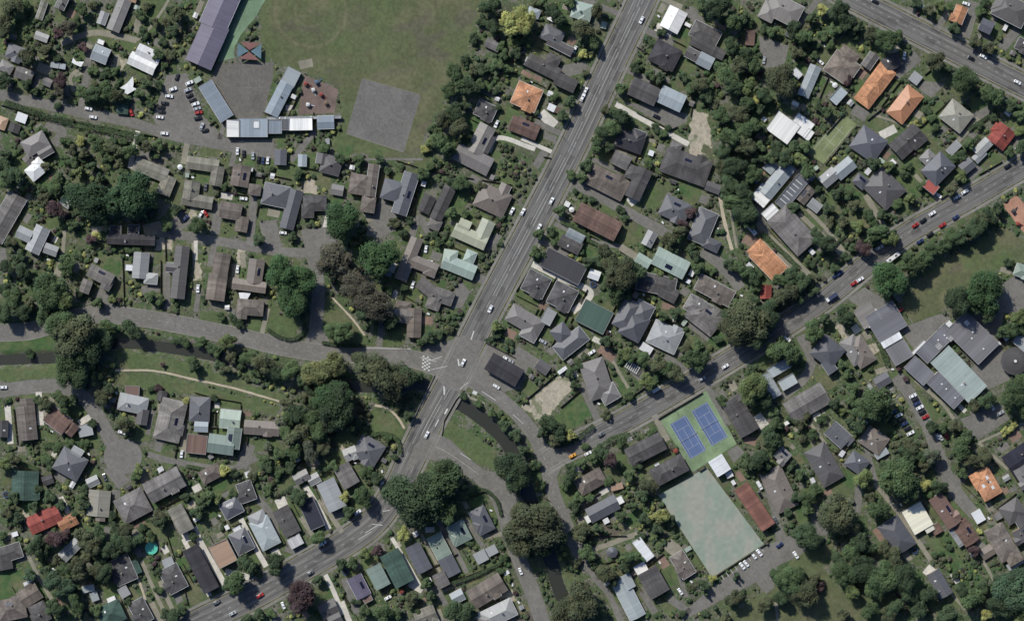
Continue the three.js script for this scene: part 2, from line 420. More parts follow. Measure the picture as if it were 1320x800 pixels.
// ground kinds: g lawn, f dry playing field, h lush rough grass, s sand, b bark and soil
const zones = document.createElement('canvas'); zones.width = W; zones.height = H;
const zc = zones.getContext('2d'); zc.fillStyle = 'rgb(0,0,0)'; zc.fillRect(0, 0, W, H);
const ZV = { g: 40, f: 80, h: 120, s: 160, b: 200 };
const clear = [];                                  // lawns where no shrubs are scattered
function zone(k, s, open = true) { const pts = pp(s); zc.fillStyle = `rgb(${ZV[k]},0,0)`; zc.beginPath(); pts.forEach(([x, y], i) => (i ? zc.lineTo(x, y) : zc.moveTo(x, y))); zc.closePath(); zc.fill(); if (open) maskPoly(pts, 120); }
zone('f', '338,-5 620,-5 603,60 572,125 548,175 540,205 500,205 425,188 442,160 437,112 390,90 352,80 335,62 335,40');
zone('g', '0,0 50,0 45,40 60,60 30,60 0,70', false);
zone('g', '178,0 215,0 205,45 185,50', false);
zone('f', '1160,392 1182,362 1232,328 1295,292 1325,312 1325,336 1292,342 1276,366 1205,405 1178,416');
zone('h', '0,440 70,432 76,450 0,456');
zone('g', '0,474 80,470 82,486 0,492');
zone('g', '148,452 222,462 292,482 372,512 364,520 300,503 215,480 150,474');
zone('g', '148,481 210,484 300,508 362,525 356,536 250,508 150,496');
zone('g', '478,528 504,533 518,555 512,572 478,562');
zone('g', '573,538 602,556 640,580 657,612 640,606 612,594 571,566');
zone('g', '418,385 430,388 472,432 466,443 418,442');
zone('s', '672,523 722,482 738,492 736,503 700,546 690,541');
zone('h', '712,540 745,508 764,533 740,552 722,556');
zone('f', '925,805 985,762 1020,725 1048,702 1064,702 1078,695 1072,712 1060,730 1080,760 1110,768 1150,762 1162,805');
zone('s', '893,140 913,146 921,200 886,200');

zone('f', '1082,282 1120,256 1132,290 1096,312', false);
zone('h', '1202,697 1225,682 1278,762 1242,772', false);
zone('h', '0,735 30,735 32,753 0,778');
zone('g', '130,330 155,325 155,355 135,345'); zone('g', '95,340 55,335 50,365 30,360', false);
zone('h', '225,290 255,298 248,312 225,305', false); zone('g', '258,400 292,402 290,412 258,412'); zone('g', '350,405 385,410 382,435 360,432 345,425');
zone('g', '500,430 520,425 520,445 480,445'); zone('g', '690,395 700,395 700,410', false);
zone('g', '640,240 662,250 655,262'); zone('g', '742,255 752,262 746,272'); zone('g', '795,290 830,300 820,315 800,316 790,300');
zone('g', '880,235 905,240 900,255 880,255'); zone('f', '840,232 865,240 850,262 830,258');
zone('g', '1195,140 1212,128 1222,140 1210,172 1200,172'); zone('g', '1185,100 1205,90 1213,105 1200,114');
zone('g', '1290,165 1310,150 1318,180 1300,170', false); zone('g', '340,208 400,205 420,215 400,225 345,222', false);
zone('g', '1240,340 1290,320 1310,330 1260,365', false); zone('g', '1080,50 1110,48 1100,62 1075,75 1060,85'); zone('g', '590,280 605,270 615,285 600,295');
zone('g', '605,635 622,638 632,645 615,655'); zone('h', '415,760 430,755 432,770 415,775'); zone('g', '1150,480 1180,505 1215,535 1200,545 1165,510');
zone('g', '1125,415 1145,460 1140,475 1128,450'); zone('g', '370,620 345,612 350,630', false); zone('g', '185,675 215,670 215,695 190,695');
zone('g', '735,540 700,560 712,568', false); zone('b', '750,680 810,670 820,680 770,700', false); zone('h', '795,665 840,655 842,675 810,680', false);
zone('h', '60,205 80,200 90,215 70,220', false); zone('g', '850,775 872,762 872,785 855,790');
zone('b', '660,800 690,760 700,800', false); zone('g', '700,705 715,700 745,750 735,755', false);
// back and front lawns beside the houses
{ const q = rng(515); for (const h of HOUSES.trim().split('\n')) { const a = h.split(';')[1].split(','), x = +a[1], y = +a[2], l = +a[3], w = +a[4], t = +a[5] * D2R, c = Math.cos(t), s = Math.sin(t); if (l * w < 260) continue;
  for (let k = 0; k < 3; k++) { const side = q() < 0.5 ? -1 : 1, end = q() < 0.35, u0 = end ? side * (l / 2 + 9 + q() * 6) : (q() - 0.5) * l, v0 = end ? (q() - 0.5) * w : side * (w / 2 + 8 + q() * 7), hl = 5 + q() * 9, hw = 4 + q() * 6; const pts = [[-hl, -hw], [hl, -hw], [hl, hw], [-hl, hw]].map(([u, v]) => [x + (u0 + u) * c - (v0 + v) * s, y + (u0 + u) * s + (v0 + v) * c]); if (pts.some((p) => p[0] < 0 || p[1] < 0 || p[0] >= W || p[1] >= H)) continue; zone('gghfgs'[Math.floor(q() * 5.3)], pts.map((p) => p.map((n) => n.toFixed(0)).join(',')).join(' '), q() < 0.7); } } }
const zdat = zc.getImageData(0, 0, W, H).data;

// ground colour: grasses and soils with fine and coarse grain
const GW = 2048, GH = 1242, gdat = new Uint8Array(GW * GH * 4);
const gcol = { lawn: [0.084, 0.114, 0.045], dry: [0.132, 0.128, 0.070], lush: [0.054, 0.106, 0.035], soil: [0.100, 0.088, 0.068], dark: [0.036, 0.042, 0.024], sand: [0.37, 0.33, 0.255], field: [0.094, 0.108, 0.050], gravelly: [0.165, 0.155, 0.132] };
const toS = (v) => Math.max(0, Math.min(255, 255 * (v <= 0.0031308 ? v * 12.92 : 1.055 * v ** (1 / 2.4) - 0.055)));
const mix = (a, b, t) => [a[0] + (b[0] - a[0]) * t, a[1] + (b[1] - a[1]) * t, a[2] + (b[2] - a[2]) * t];
for (let j = 0; j < GH; j++) for (let i = 0; i < GW; i++) {
  const px = (i + 0.5) / GW * W, py = (j + 0.5) / GH * H;
  const wx = px + (fbm(px / 7, py / 7, 11, 2) - 0.5) * 7, wy = py + (fbm(px / 7, py / 7, 12, 2) - 0.5) * 7;
  const zi = (Math.min(H - 1, Math.max(0, wy | 0)) * W + Math.min(W - 1, Math.max(0, wx | 0))) * 4, z = Math.round(zdat[zi] / 40);
  const a = fbm(px / 26, py / 26, 21, 4), b = fbm(px / 8, py / 8, 22, 3), e = hash(i, j, 23), c = fbm(px / 55, py / 55, 24, 2), q = fbm(px / 3, py / 3, 25, 2);
  let k;
  if (z === 1) k = mix(mix(gcol.lawn, gcol.dry, smooth(0.42, 0.75, a) * 0.55), gcol.lush, smooth(0.5, 0.8, b) * 0.4);
  else if (z === 2) k = mix(mix(mix(gcol.field, gcol.dry, smooth(0.42, 0.68, a) * 0.8), gcol.soil, smooth(0.56, 0.7, fbm(px / 34 + py / 60, py / 18, 28, 4)) * 0.5), gcol.lawn, smooth(0.48, 0.75, c) * 0.7);
  else if (z === 3) k = mix(gcol.lush, gcol.lawn, smooth(0.3, 0.7, b));
  else if (z === 4) k = mix(gcol.sand, gcol.lawn, smooth(0.54, 0.74, b) * 0.7);
  else if (z === 5) k = mix(gcol.soil, gcol.dry, smooth(0.4, 0.7, b));
  else { k = mix(gcol.lawn, gcol.lush, smooth(0.4, 0.62, a) * 0.7); k = mix(k, gcol.dry, smooth(0.5, 0.72, b) * 0.6); k = mix(k, gcol.soil, smooth(0.54, 0.68, fbm(px / 13, py / 13, 26, 3)) * 0.5); k = mix(k, gcol.gravelly, smooth(0.58, 0.66, fbm(px / 11, py / 11, 27, 3)) * 0.75); k = mix(k, gcol.dark, smooth(0.50, 0.68, q) * 0.6); const sp = fbm(px / 2.2, py / 2.2, 29, 2); k = mix(k, gcol.gravelly, smooth(0.66, 0.74, sp) * 0.9); k = mix(k, gcol.lawn, smooth(0.34, 0.26, sp) * 0.6); }
  if (z === 2 && px < 620 && py < 210) { const dx = px - 400, dy = py - 14, r = Math.hypot(dx, dy), ring = Math.exp(-(((r - 46) / 2.2) ** 2)) * 0.5 + Math.exp(-(((r - 20) / 1.8) ** 2)) * 0.3 + Math.exp(-((r / 4) ** 2)) * 0.5; k = mix(k, [0.145, 0.136, 0.08], Math.min(1, ring * 1.25) * (0.5 + b)); }
  const m = 0.80 + e * 0.22 + (q - 0.5) * 0.45 + (b - 0.5) * 0.2, o = (j * GW + i) * 4;
  gdat[o] = toS(k[0] * m); gdat[o + 1] = toS(k[1] * m); gdat[o + 2] = toS(k[2] * m); gdat[o + 3] = 255;
}
const groundTex = new THREE.DataTexture(gdat, GW, GH); groundTex.colorSpace = THREE.SRGBColorSpace; groundTex.magFilter = THREE.LinearFilter; groundTex.wrapS = groundTex.wrapT = THREE.MirroredRepeatWrapping; groundTex.needsUpdate = true;
{
  const xs = [], zs = [];
  for (const v of [-3000, -1500, -800, -500]) xs.push(v); for (let v = -350; v <= 350; v += 1.4) xs.push(v); for (const v of [500, 800, 1500, 3000]) xs.push(v);
  for (const v of [-3000, -1500, -700, -350]) zs.push(v); for (let v = -224; v <= 224; v += 1.4) zs.push(v); for (const v of [350, 700, 1500, 3000]) zs.push(v);
  const pos = new Float32Array(xs.length * zs.length * 3), uv = new Float32Array(xs.length * zs.length * 2), idx = [];
  zs.forEach((z, j) => xs.forEach((x, i) => {
    const n = j * xs.length + i, px = x / S + W / 2, py = z / S + H / 2, d = streamDist(px, py);
    const dip = -1.5 * (1 - smooth(stw(px) - 1.5, stw(px) + 5.0 + (fbm(px / 12, py / 12, 61, 2) - 0.5) * 4, d));
    pos.set([x, dip + (d > 16 ? 0 : 0), z], n * 3); uv.set([px / W, py / H], n * 2);
    if (i && j) idx.push(n, n - xs.length, n - 1, n - 1, n - xs.length, n - xs.length - 1);
  }));
  const g = new THREE.BufferGeometry(); g.setAttribute('position', new THREE.BufferAttribute(pos, 3)); g.setAttribute('uv', new THREE.BufferAttribute(uv, 2)); g.setIndex(idx); g.computeVertexNormals();
  structure('ground', g, new THREE.MeshStandardMaterial({ map: groundTex, roughness: 1, side: THREE.DoubleSide }));
}
const waterMat = new THREE.MeshPhysicalMaterial({ color: new THREE.Color(0.036, 0.038, 0.030), roughness: 0.16, side: THREE.DoubleSide });
structure('stream_water', strip(streamLine, -STW - 2, STW + 2), waterMat, -0.95);

// roads -----------------------------------------------------------------
const Y = { path: 0.02, verge: 0.03, drive: 0.045, road: 0.06, mark: 0.075 };
const verge = surf('#6f6e4e', surfaceTex(256, 18, (u, v) => 0.75 + (f3(u, v, 8, 201) - 0.5) * 0.5 + (f3(u, v, 50, 211, 2) - 0.5) * 0.3));
const ROADS = {
  main: { line: pp('850,-50 828,0 780,101 733,200 680,302 627,402 583,490 553,545 526,600 508,637 480,674 440,703 385,735 330,766 262,799 200,832'), half: 16, foot: true },
  east: { line: pp('700,596 718,585 785,553 880,500 930,470 1020,415 1060,388 1162,306 1250,256 1322,214 1400,168'), half: 12, foot: true },
  north_east: { line: pp('1040,-40 1085,-10 1118,7 1210,54 1322,111 1400,150'), half: 13.5, foot: true },
  north_west: { line: pp('-40,117 0,123 50,133 105,145 170,158 215,173 260,182 310,191 356,198'), half: 6.5 },
  cul_de_sac: { line: pp('202,299 240,304 300,314 360,324 402,326'), half: 6 },
  side_street: { line: pp('398,296 404,330 410,370 408,410 403,450'), half: 8.5 },
  river_north: { line: pp('-40,432 0,429 40,426 80,414 120,405 160,407 210,414 260,424 310,434 360,446 410,454 480,458 530,462 575,478'), half: 11 },
  river_south: { line: pp('-40,505 0,503 45,498 80,499 105,511 122,530 136,555 152,582'), half: 9 },
  right_bank: { line: pp('590,480 622,499 650,518 678,546 696,575 706,606 715,640 728,672 745,708 760,735'), half: 9 },
  right_bank_lane: { line: pp('757,730 770,748 785,766 797,793 812,830'), half: 4 },
  left_bank: { line: pp('540,570 570,580 606,604 634,628 648,655 657,686 667,715 685,760 700,803 715,845'), half: 10 },
  school_drive: { line: pp('1156,484 1175,510 1197,550 1208,580 1220,610 1238,640 1256,662'), half: 8 },
};
for (const [k, r] of Object.entries(ROADS)) {
  r.line = curvePts(r.line, 3); maskLine(r.line, (r.half + (r.foot ? 5.5 : 1.5)) * 2);
  const h = r.half;
  if (r.foot) {
    const stop = k === 'main' ? 520 : 1e9;
    structure('grass_verge', strip(r.line, -h - 2.4, -h + 0.5, Y.verge, 0, 1e9, 0, 1.2), verge); structure('grass_verge', strip(r.line, h - 0.5, h + 2.4, Y.verge, 0, 1e9, 0, 1.2), verge);
    structure('footpath', strip(r.line, -h - 5.6, -h - 2.2, Y.path + 0.08, 0, 1e9, 0.1), M.footpath); structure('footpath', strip(r.line, h + 2.2, h + 5.6, Y.path + 0.08, 0, 1e9, 0.1), M.footpath);
  }
}
const roadY = { main: 0, east: 0.004, north_east: 0, north_west: 0, cul_de_sac: 0, side_street: 0.004, river_north: 0.008, river_south: 0, right_bank: 0.012, right_bank_lane: 0.016, left_bank: 0.016, school_drive: 0 };
const roadObj = {};
for (const [k, r] of Object.entries(ROADS)) {
  const m = structure('road', strip(r.line, -r.half, r.half, Y.road + roadY[k], 0, 1e9, 0, r.foot ? 0 : 0.8), k === 'main' || k === 'east' || k === 'north_east' ? M.lanes : M.asphaltOld); roadObj[k] = m;
  if (r.foot || k === 'river_north') for (const s of [-1, 1]) mesh('kerb', strip(r.line, s * r.half - 0.2 * (1 + s * 0) , s * r.half + 0.35, 0.16, 0, k === 'main' ? 1e9 : 1e9, 0.14), M.kerb, m);
}
// aprons where roads meet
const apron = (s, mat = M.asphalt, y = Y.road + 0.022, name = 'road') => { const pts = pp(s); maskPoly(pts, 255, 1); return structure(name, polySheet(rough(pts, 0.7, 31), y), mat); };
// lighter crossroads patch and junction areas
apron('545,449 575,440 600,432 622,440 614,466 652,498 640,505 610,492 592,505 575,500 556,482 543,475', M.asphaltOld);
apron('534,574 556,556 580,566 602,588 620,610 590,600 545,590 520,612', M.asphaltOld, Y.road + 0.026);
apron('690,600 705,560 715,575 745,555 752,580 725,600 715,620', M.asphaltOld, Y.road + 0.026);
apron('388,296 432,291 441,304 424,326 396,332', M.asphaltOld, Y.road + 0.026);
apron('392,440 400,425 418,425 428,448 405,456', M.asphaltOld, Y.road + 0.026);
apron('618,606 650,608 672,632 660,665 640,650', M.asphaltOld, Y.road + 0.026);
{ const c = []; for (let i = 0; i < 24; i++) { const a = i / 24 * Math.PI * 2; c.push([158 + Math.cos(a) * 25, 588 + Math.sin(a) * 23]); } maskPoly(c); structure('turning_circle', polySheet(c, Y.road + 0.026), M.asphaltOld); }

// bridge: parapets and deck edge over the stream
{
  const t = thing('road_bridge', 578, 507, 0, 0);
  const seg = (a, b, w, h, name) => { const x0 = X(a[0]) - t.position.x, z0 = Z(a[1]) - t.position.z, x1 = X(b[0]) - t.position.x, z1 = Z(b[1]) - t.position.z, l = Math.hypot(x1 - x0, z1 - z0); mesh(name, box(l, h, w, 0, h / 2, 0).rotateY(-Math.atan2(z1 - z0, x1 - x0)).translate((x0 + x1) / 2, 0, (z0 + z1) / 2), M.footpath, t); };
  seg([598, 502], [587, 515], 0.5, 1.1, 'parapet'); seg([587, 515], [572, 541], 0.5, 1.1, 'parapet'); seg([572, 541], [569, 560], 0.5, 1.1, 'parapet'); seg([560, 483], [534, 537], 0.4, 1.0, 'parapet');
  mesh('deck', polySheet(pp('562,482 600,503 588,516 572,545 548,565 530,548'), 0).translate(-t.position.x, 0.02, -t.position.z), M.footpath, t);
  tag(t, '', 'bridge', null, 'low concrete road bridge with curved parapet carrying the main road over the stream');
}

// driveways, yards, paths
const DK = { A: M.asphaltOld, C: M.concrete, G: M.gravel, B: surf('#8f7768', concreteTex), S: M.sand };
let dn = 0;
function drive(k, s, w, name = 'driveway') { const l = curvePts(pp(s), 4); maskLine(l, w + 1.5); structure(name, strip(l, -w / 2, w / 2, Y.drive + (dn++ % 5) * 0.004, 0, 1e9, 0, k === 'C' ? 0.5 : 1.2), DK[k]); }
function yard(k, s, name = 'paved_yard', wob = 0.6) { const p = pp(s); maskPoly(p); structure(name, polySheet(rough(p, wob, 41 + dn), Y.drive + (dn++ % 5) * 0.004), DK[k] || k); }
yard('A', '197,152 214,97 240,94 262,150 290,178 302,190 250,180 206,174', 'car_park'); yard('A', '288,178 352,180 353,201 300,196');
yard(surf('#78746d', asphaltTex), '277,82 352,80 352,100 337,152 307,154 301,147 274,103', 'courtyard', 0.2);
yard(surf('#7f7c77', asphaltTex), '467,101 542,122 520,196 446,172', 'sports_pad', 0.2);
yard(surf('#7d9879', concreteTex), '304,0 342,0 330,20 310,45 302,60 302,75 280,80 288,50', 'artificial_turf', 1);
yard(surf('#7c6b63', concreteTex), '392,96 436,115 431,145 384,148', 'playground', 0.5); yard('G', '384,79 402,75 404,86 387,89', 'cricket_pad', 0.4);
drive('G', '78,56 100,47 125,42 150,46 176,52', 8, 'gravel_lane'); drive('G', '176,52 196,32 217,0', 3.5, 'footpath'); drive('G', '100,90 90,100 95,118', 5, 'footpath'); drive('G', '110,92 96,98', 4, 'footpath'); drive('G', '150,70 152,90', 7, 'footpath'); drive('G', '48,85 65,92', 12, 'paved_yard');
drive('A', '58,160 80,170 68,186', 12); drive('A', '38,250 32,262', 6, 'footpath'); drive('G', '83,295 80,330', 5, 'footpath'); drive('G', '72,355 80,335', 9); drive('G', '185,298 208,292', 16); drive('A', '0,320 3,350', 14); drive('A', '182,375 205,370', 12); drive('A', '215,340 214,398', 9); drive('A', '128,385 145,398', 10); drive('A', '125,375 138,385', 12);
drive('A', '281,262 277,302', 12); drive('A', '327,250 322,316', 10); drive('A', '345,285 352,320', 22); drive('A', '240,278 222,296', 18); drive('A', '256,375 252,402', 6); drive('G', '248,312 250,345', 3, 'footpath'); drive('C', '252,310 252,335', 5, 'patio'); drive('G', '303,340 303,365', 9); drive('G', '312,325 314,345', 7);
yard('A', '471,304 478,282 492,250 500,262 512,275 507,298 490,306'); drive('G', '470,270 478,285', 8); drive('A', '644,302 626,322', 9); yard('A', '585,376 594,362 606,376 596,396 582,398'); drive('A', '470,205 545,205', 3, 'footpath'); drive('A', '530,305 540,280 552,300', 9);
drive('C', '630,196 640,178 690,192', 6); drive('C', '672,178 712,196', 5); drive('A', '724,92 756,86', 15); drive('C', '697,145 716,162', 13); drive('A', '690,156 722,172', 7); drive('A', '703,195 690,215', 10);
drive('C', '846,34 866,44', 11); drive('C', '794,134 840,160 888,186', 7); yard('A', '803,131 842,138 886,146 886,158 866,167');
drive('A', '886,12 905,32', 13); yard('A', '978,46 1018,59 1010,88 985,88'); drive('A', '1152,98 1184,72', 15); yard('A', '1182,112 1192,104 1220,108 1201,126'); drive('A', '1252,156 1276,142', 13); drive('A', '1243,48 1256,2', 16); drive('A', '1292,62 1312,38', 12); drive('G', '1228,190 1262,152', 6); drive('C', '1135,175 1155,165', 11); drive('A', '1100,140 1118,150', 14); drive('G', '1128,148 1180,165', 3, 'footpath'); drive('A', '1290,10 1270,50', 8); drive('G', '1180,225 1212,260', 5); drive('A', '1265,215 1250,230', 9);
drive('A', '742,236 800,268 868,306', 13); drive('A', '712,272 730,290', 8); drive('G', '800,318 838,342', 9); drive('C', '686,340 722,358 762,378 738,402', 8); drive('C', '812,252 820,262', 14, 'patio'); drive('A', '715,288 770,312 800,318', 6); drive('A', '764,205 800,222', 6);
drive('A', '905,322 935,345 955,372', 15); drive('G', '976,288 1010,322 1046,356', 7); drive('A', '975,262 985,300', 13); drive('G', '1040,268 1070,300 1094,332', 5); drive('G', '1030,275 1062,305 1088,330', 6); drive('S', '928,250 934,285 944,322', 4.5, 'dirt_track'); drive('G', '938,245 945,290 950,320', 3, 'dirt_track'); drive('B', '960,305 985,320', 14, 'patio'); drive('G', '1010,325 1028,350', 4, 'footpath');
drive('A', '190,585 222,594 300,603 330,590', 8); drive('C', '9,522 13,572', 8); drive('A', '310,602 322,572', 15); drive('G', '205,520 208,560', 5); drive('G', '236,545 236,590', 7); drive('A', '196,528 190,560', 6); drive('C', '40,516 46,545', 3, 'footpath');
yard('A', '613,465 630,444 682,470 672,500 650,505', 'car_park'); drive('A', '664,452 702,476', 15); drive('A', '812,470 840,500', 13); drive('A', '858,458 884,478', 9); drive('B', '773,448 792,462', 12, 'patio'); drive('A', '720,445 708,455', 10); drive('G', '790,465 810,500', 4);
yard('A', '886,420 905,393 932,410 912,440'); drive('A', '1032,432 1046,465 1038,486 1008,512', 12); drive('C', '975,535 986,550', 14, 'patio'); drive('B', '960,565 975,570', 10, 'patio'); drive('G', '1050,505 1075,560', 4, 'footpath'); drive('G', '1045,545 1065,572', 4, 'footpath');
yard('A', '1160,424 1212,404 1226,410 1180,452'); yard('A', '1252,474 1292,442 1302,490 1272,502'); yard('A', '1238,540 1290,520 1302,540 1260,568', 'car_park'); yard('A', '1292,366 1325,345 1325,402 1262,404'); yard('A', '1100,400 1130,380 1160,398 1120,400'); yard('A', '1258,402 1296,396 1290,430 1285,445 1240,412'); yard(surf('#b98c74', concreteTex), '1293,264 1311,251 1326,268 1326,308', 'bark_play_area', 0.8); drive('G', '1230,540 1215,520 1180,490', 4, 'footpath'); drive('G', '1262,570 1320,545', 3, 'footpath'); drive('G', '1262,570 1300,605', 4, 'footpath'); yard('A', '1093,385 1115,370 1135,385 1115,400');
drive('C', '78,640 88,662', 6); drive('G', '36,716 50,745 66,772', 5); drive('G', '182,722 198,760 218,802', 5, 'gravel_lane'); drive('S', '178,745 188,775', 3, 'footpath'); drive('A', '140,600 160,625', 18); drive('A', '20,720 40,716', 10);
drive('C', '236,694 252,726 270,768', 6); drive('C', '252,688 270,720 292,758', 8); drive('C', '235,693 256,684', 14); drive('C', '310,668 326,700 343,730', 7); drive('C', '290,736 321,744', 8); drive('C', '360,642 368,660', 14, 'patio'); drive('C', '393,626 408,650 424,682', 7); drive('C', '419,740 430,762 442,792', 6); drive('A', '330,640 350,665 358,700', 9); drive('A', '368,704 390,712', 12); drive('A', '430,655 440,668', 12); drive('A', '350,785 362,808', 10); drive('A', '443,745 460,790', 8); drive('C', '440,775 452,805', 7);
drive('C', '505,693 525,726 543,758', 5); drive('C', '528,750 545,760', 11, 'patio'); drive('G', '543,688 570,742', 4); drive('A', '563,670 585,705 602,738', 6); drive('A', '600,668 622,704', 6); drive('A', '560,755 575,780', 8); drive('G', '570,762 640,728', 4, 'footpath'); drive('C', '548,683 560,682', 7, 'patio'); drive('G', '565,785 570,800', 6); drive('A', '650,770 660,800', 8);
drive('G', '860,700 875,712', 16, 'patio'); drive('A', '828,762 845,790', 9); drive('A', '862,770 890,790', 10); drive('A', '873,730 885,770', 6); drive('B', '1130,680 1140,695', 12, 'patio'); drive('G', '1128,622 1158,660 1186,700 1200,722', 6); drive('C', '1194,732 1206,742', 14, 'patio'); drive('G', '1200,735 1245,785', 4, 'footpath'); drive('A', '1205,650 1255,690 1275,715', 6); drive('G', '1268,722 1282,748', 4, 'footpath'); drive('A', '1112,560 1130,620', 6);
yard('A', '938,581 951,573 960,583 946,597'); yard('A', '900,772 945,736 982,704 1020,690 1040,710 1002,730 998,758 988,765 975,750 880,800 880,790', 'car_park'); drive('A', '1000,676 1012,700', 12); drive('A', '1046,650 1062,690', 14); drive('A', '985,610 1002,670', 9); drive('G', '1000,770 1003,800', 4, 'footpath'); drive('A', '1110,600 1105,660', 10);
drive('S', '148,477 200,478 250,489 300,500 360,517', 2.6, 'footpath'); drive('S', '483,522 500,526 514,540 521,552', 3, 'footpath'); drive('G', '606,512 625,520', 3, 'footpath'); drive('S', '428,383 455,412 470,432', 2.6, 'footpath'); drive('G', '402,370 412,440', 2, 'footpath');

// courts ----------------------------------------------------------------
const courtGreen = surf('#849a74', concreteTex), courtBlue = surf('#5c7096', concreteTex, 0.85);
yard(courtGreen, '851,541 912,502 950,572 893,608', 'tennis_surround', 0.1);
yard(surf('#a2a296', turfTex), '849,638 911,602 985,701 918,744', 'turf_court', 0.1);
function lineBox(parent, cx, cz, l, w, ang, x, z, mat = M.worn) { const g = box(l, 0.012, w, x, 0.012, z); const m = mesh('court_line', g, mat, parent); return m; }
for (const [cx, cy] of [[887.2, 563.2], [914.8, 546.3]]) {
  const t = thing('tennis_court', cx, cy, 59.5, Y.drive + 0.03); t.userData.kind = 'structure';
  mesh('playing_surface', box(24.6, 0.02, 11.2, 0, 0, 0), courtBlue, t);
  const L = 11.885, Wd = 5.485, w = 0.11;
  for (const s of [-1, 1]) { lineBox(t, 0, 0, L * 2, w, 0, 0, s * Wd); lineBox(t, 0, 0, L * 2, w, 0, 0, s * 4.115); lineBox(t, 0, 0, w, Wd * 2 - w, 0, s * L, 0); lineBox(t, 0, 0, w, 8.0, 0, s * 6.4, 0); }
  lineBox(t, 0, 0, 12.6, w, 0, 0, 0);
  const n = thing('tennis_net', cx, cy, 59.5, Y.drive + 0.05); mesh('net', mergeGeometries([...Array.from({ length: 24 }, (_, i) => box(0.02, 0.9, 0.02, 0, 0.48, -6 + i * 0.52)), ...[0.15, 0.4, 0.65].map((y) => box(0.02, 0.02, 12.2, 0, y, 0))]), surf('#3a3d3f', null), n); mesh('headband', box(0.07, 0.08, 12.2, 0, 0.98, 0), M.white, n); for (const s of [-1, 1]) mesh('post', box(0.12, 1.08, 0.12, 0, 0.54, s * 6.2), M.iron, n);
  tag(n, 'tennis net with white band across a blue court', 'tennis net', 'tennis nets');
}
// ------------------------------------------------------------------ road markings
function dashes(key, off, on, gap, w, from = 0, to = 1e9) {
  const r = ROADS[key], L = Math.min(lengthOf(r.line), to), gs = [];
  const line = curvePts(r.line.filter((_, i) => i % 4 === 0), 1.5);
  for (let d = from; d < L; d += on + gap) { const g = strip(line, off - w * 0.45, off + w * 0.45, Y.mark + roadY[key] + (Y.road - 0.06), d, Math.min(L, d + on)); if (g) gs.push(g); }
  if (gs.length) { const m = mesh('lane_marking', mergeGeometries(gs), M.worn, roadObj[key]); m.userData.kind = 'stuff'; }
}
dashes('main', -1.2, 60, 4, 0.42, 0, 480); dashes('main', 2.6, 46, 6, 0.42, 20, 500); dashes('main', -8.5, 80, 12, 0.3, 0, 470); dashes('main', 9.2, 70, 20, 0.3, 10, 470); dashes('main', 0, 6, 8, 0.4, 690, 1e9); dashes('main', -7, 40, 14, 0.3, 640, 1e9); dashes('main', 7.5, 40, 10, 0.3, 610, 1e9); dashes('main', 1.8, 60, 6, 0.5, 560, 690); dashes('main', -2.4, 60, 6, 0.4, 570, 680);
dashes('east', 0, 6, 8, 0.36, 40); dashes('east', -1.5, 90, 400, 0.3, 10, 110); dashes('north_east', 0, 6, 6, 0.4); dashes('north_east', -7, 60, 20, 0.3); dashes('right_bank', 0, 5, 6, 0.3, 60); dashes('left_bank', -0.5, 70, 40, 0.35, 20, 120); dashes('river_north', 0, 4, 8, 0.25, 150, 560);
function bar(key, px, py, l, w, ang, name = 'stop_line') { const m = mesh(name, box(l * S, 0.012, w * S, 0, 0, 0), M.marking, roadObj[key]); m.position.set(X(px), Y.mark + 0.04, Z(py)); m.rotation.y = -ang * D2R; return m; }
bar('main', 591, 467, 9, 1.8, 82, 'median_marking'); bar('main', 572.5, 503, 11, 2.0, 88, 'median_marking'); bar('main', 575, 530, 8, 2.2, -60, 'direction_arrow'); bar('main', 563, 545, 10, 1.4, -62, 'direction_arrow'); bar('main', 612, 506, 6, 4.5, 28, 'direction_arrow'); bar('main', 609, 432, 12, 1.5, -72, 'median_marking');
bar('main', 562, 462, 16, 0.7, -20); bar('main', 598, 497, 14, 0.7, -40); bar('main', 600, 508, 12, 0.7, 30); bar('main', 498, 658, 9, 0.9, -8, 'median_marking'); bar('main', 486, 676, 14, 0.9, 6, 'median_marking'); bar('main', 478, 682, 18, 0.8, -32, 'median_marking'); bar('main', 470, 690, 20, 0.6, -30, 'median_marking'); bar('left_bank', 600, 588, 16, 0.7, 32, 'median_marking'); bar('right_bank', 630, 510, 22, 0.7, 33, 'median_marking'); bar('right_bank', 668, 540, 18, 0.6, 42, 'median_marking'); bar('river_north', 500, 449, 60, 0.7, 1, 'edge_line'); bar('river_north', 552, 463, 22, 0.6, 15, 'edge_line'); bar('river_north', 566, 474, 22, 0.6, -12, 'edge_line');
for (let i = 0; i < 4; i++) for (let j = 0; j < 8; j++) if ((i + j) % 2 === 0) bar('river_north', 542.5 + i * 2.7 + j * 1.0 * 0.35 - 1 + (8 - j) * 0.55, 459 + j * 2.3 + i * 0.7, 2.5, 2.1, 16, 'crossing_block');
for (let i = 0; i < 6; i++) bar('school_drive', 1143 + i * 2.4, 496 + i * 3.4, 8, 0.5, -30, 'bay_line');
for (let i = 0; i < 12; i++) bar('school_drive', 921 + i * 5.6, 752 - i * 4.0, 6.5, 0.6, 55, 'bay_line');
{ const cy = scene.getObjectByName('courtyard'); for (const [x, y, l, a] of [[315, 113, 46, -2], [294, 98, 28, 91], [313, 97, 30, 91], [334, 96, 30, 91], [315, 84, 60, -1]]) { const m = mesh('court_line', box(l * S, 0.012, 0.12), M.footpath, cy); m.position.set(X(x), Y.drive + 0.04, Z(y)); m.rotation.y = -a * D2R; } }
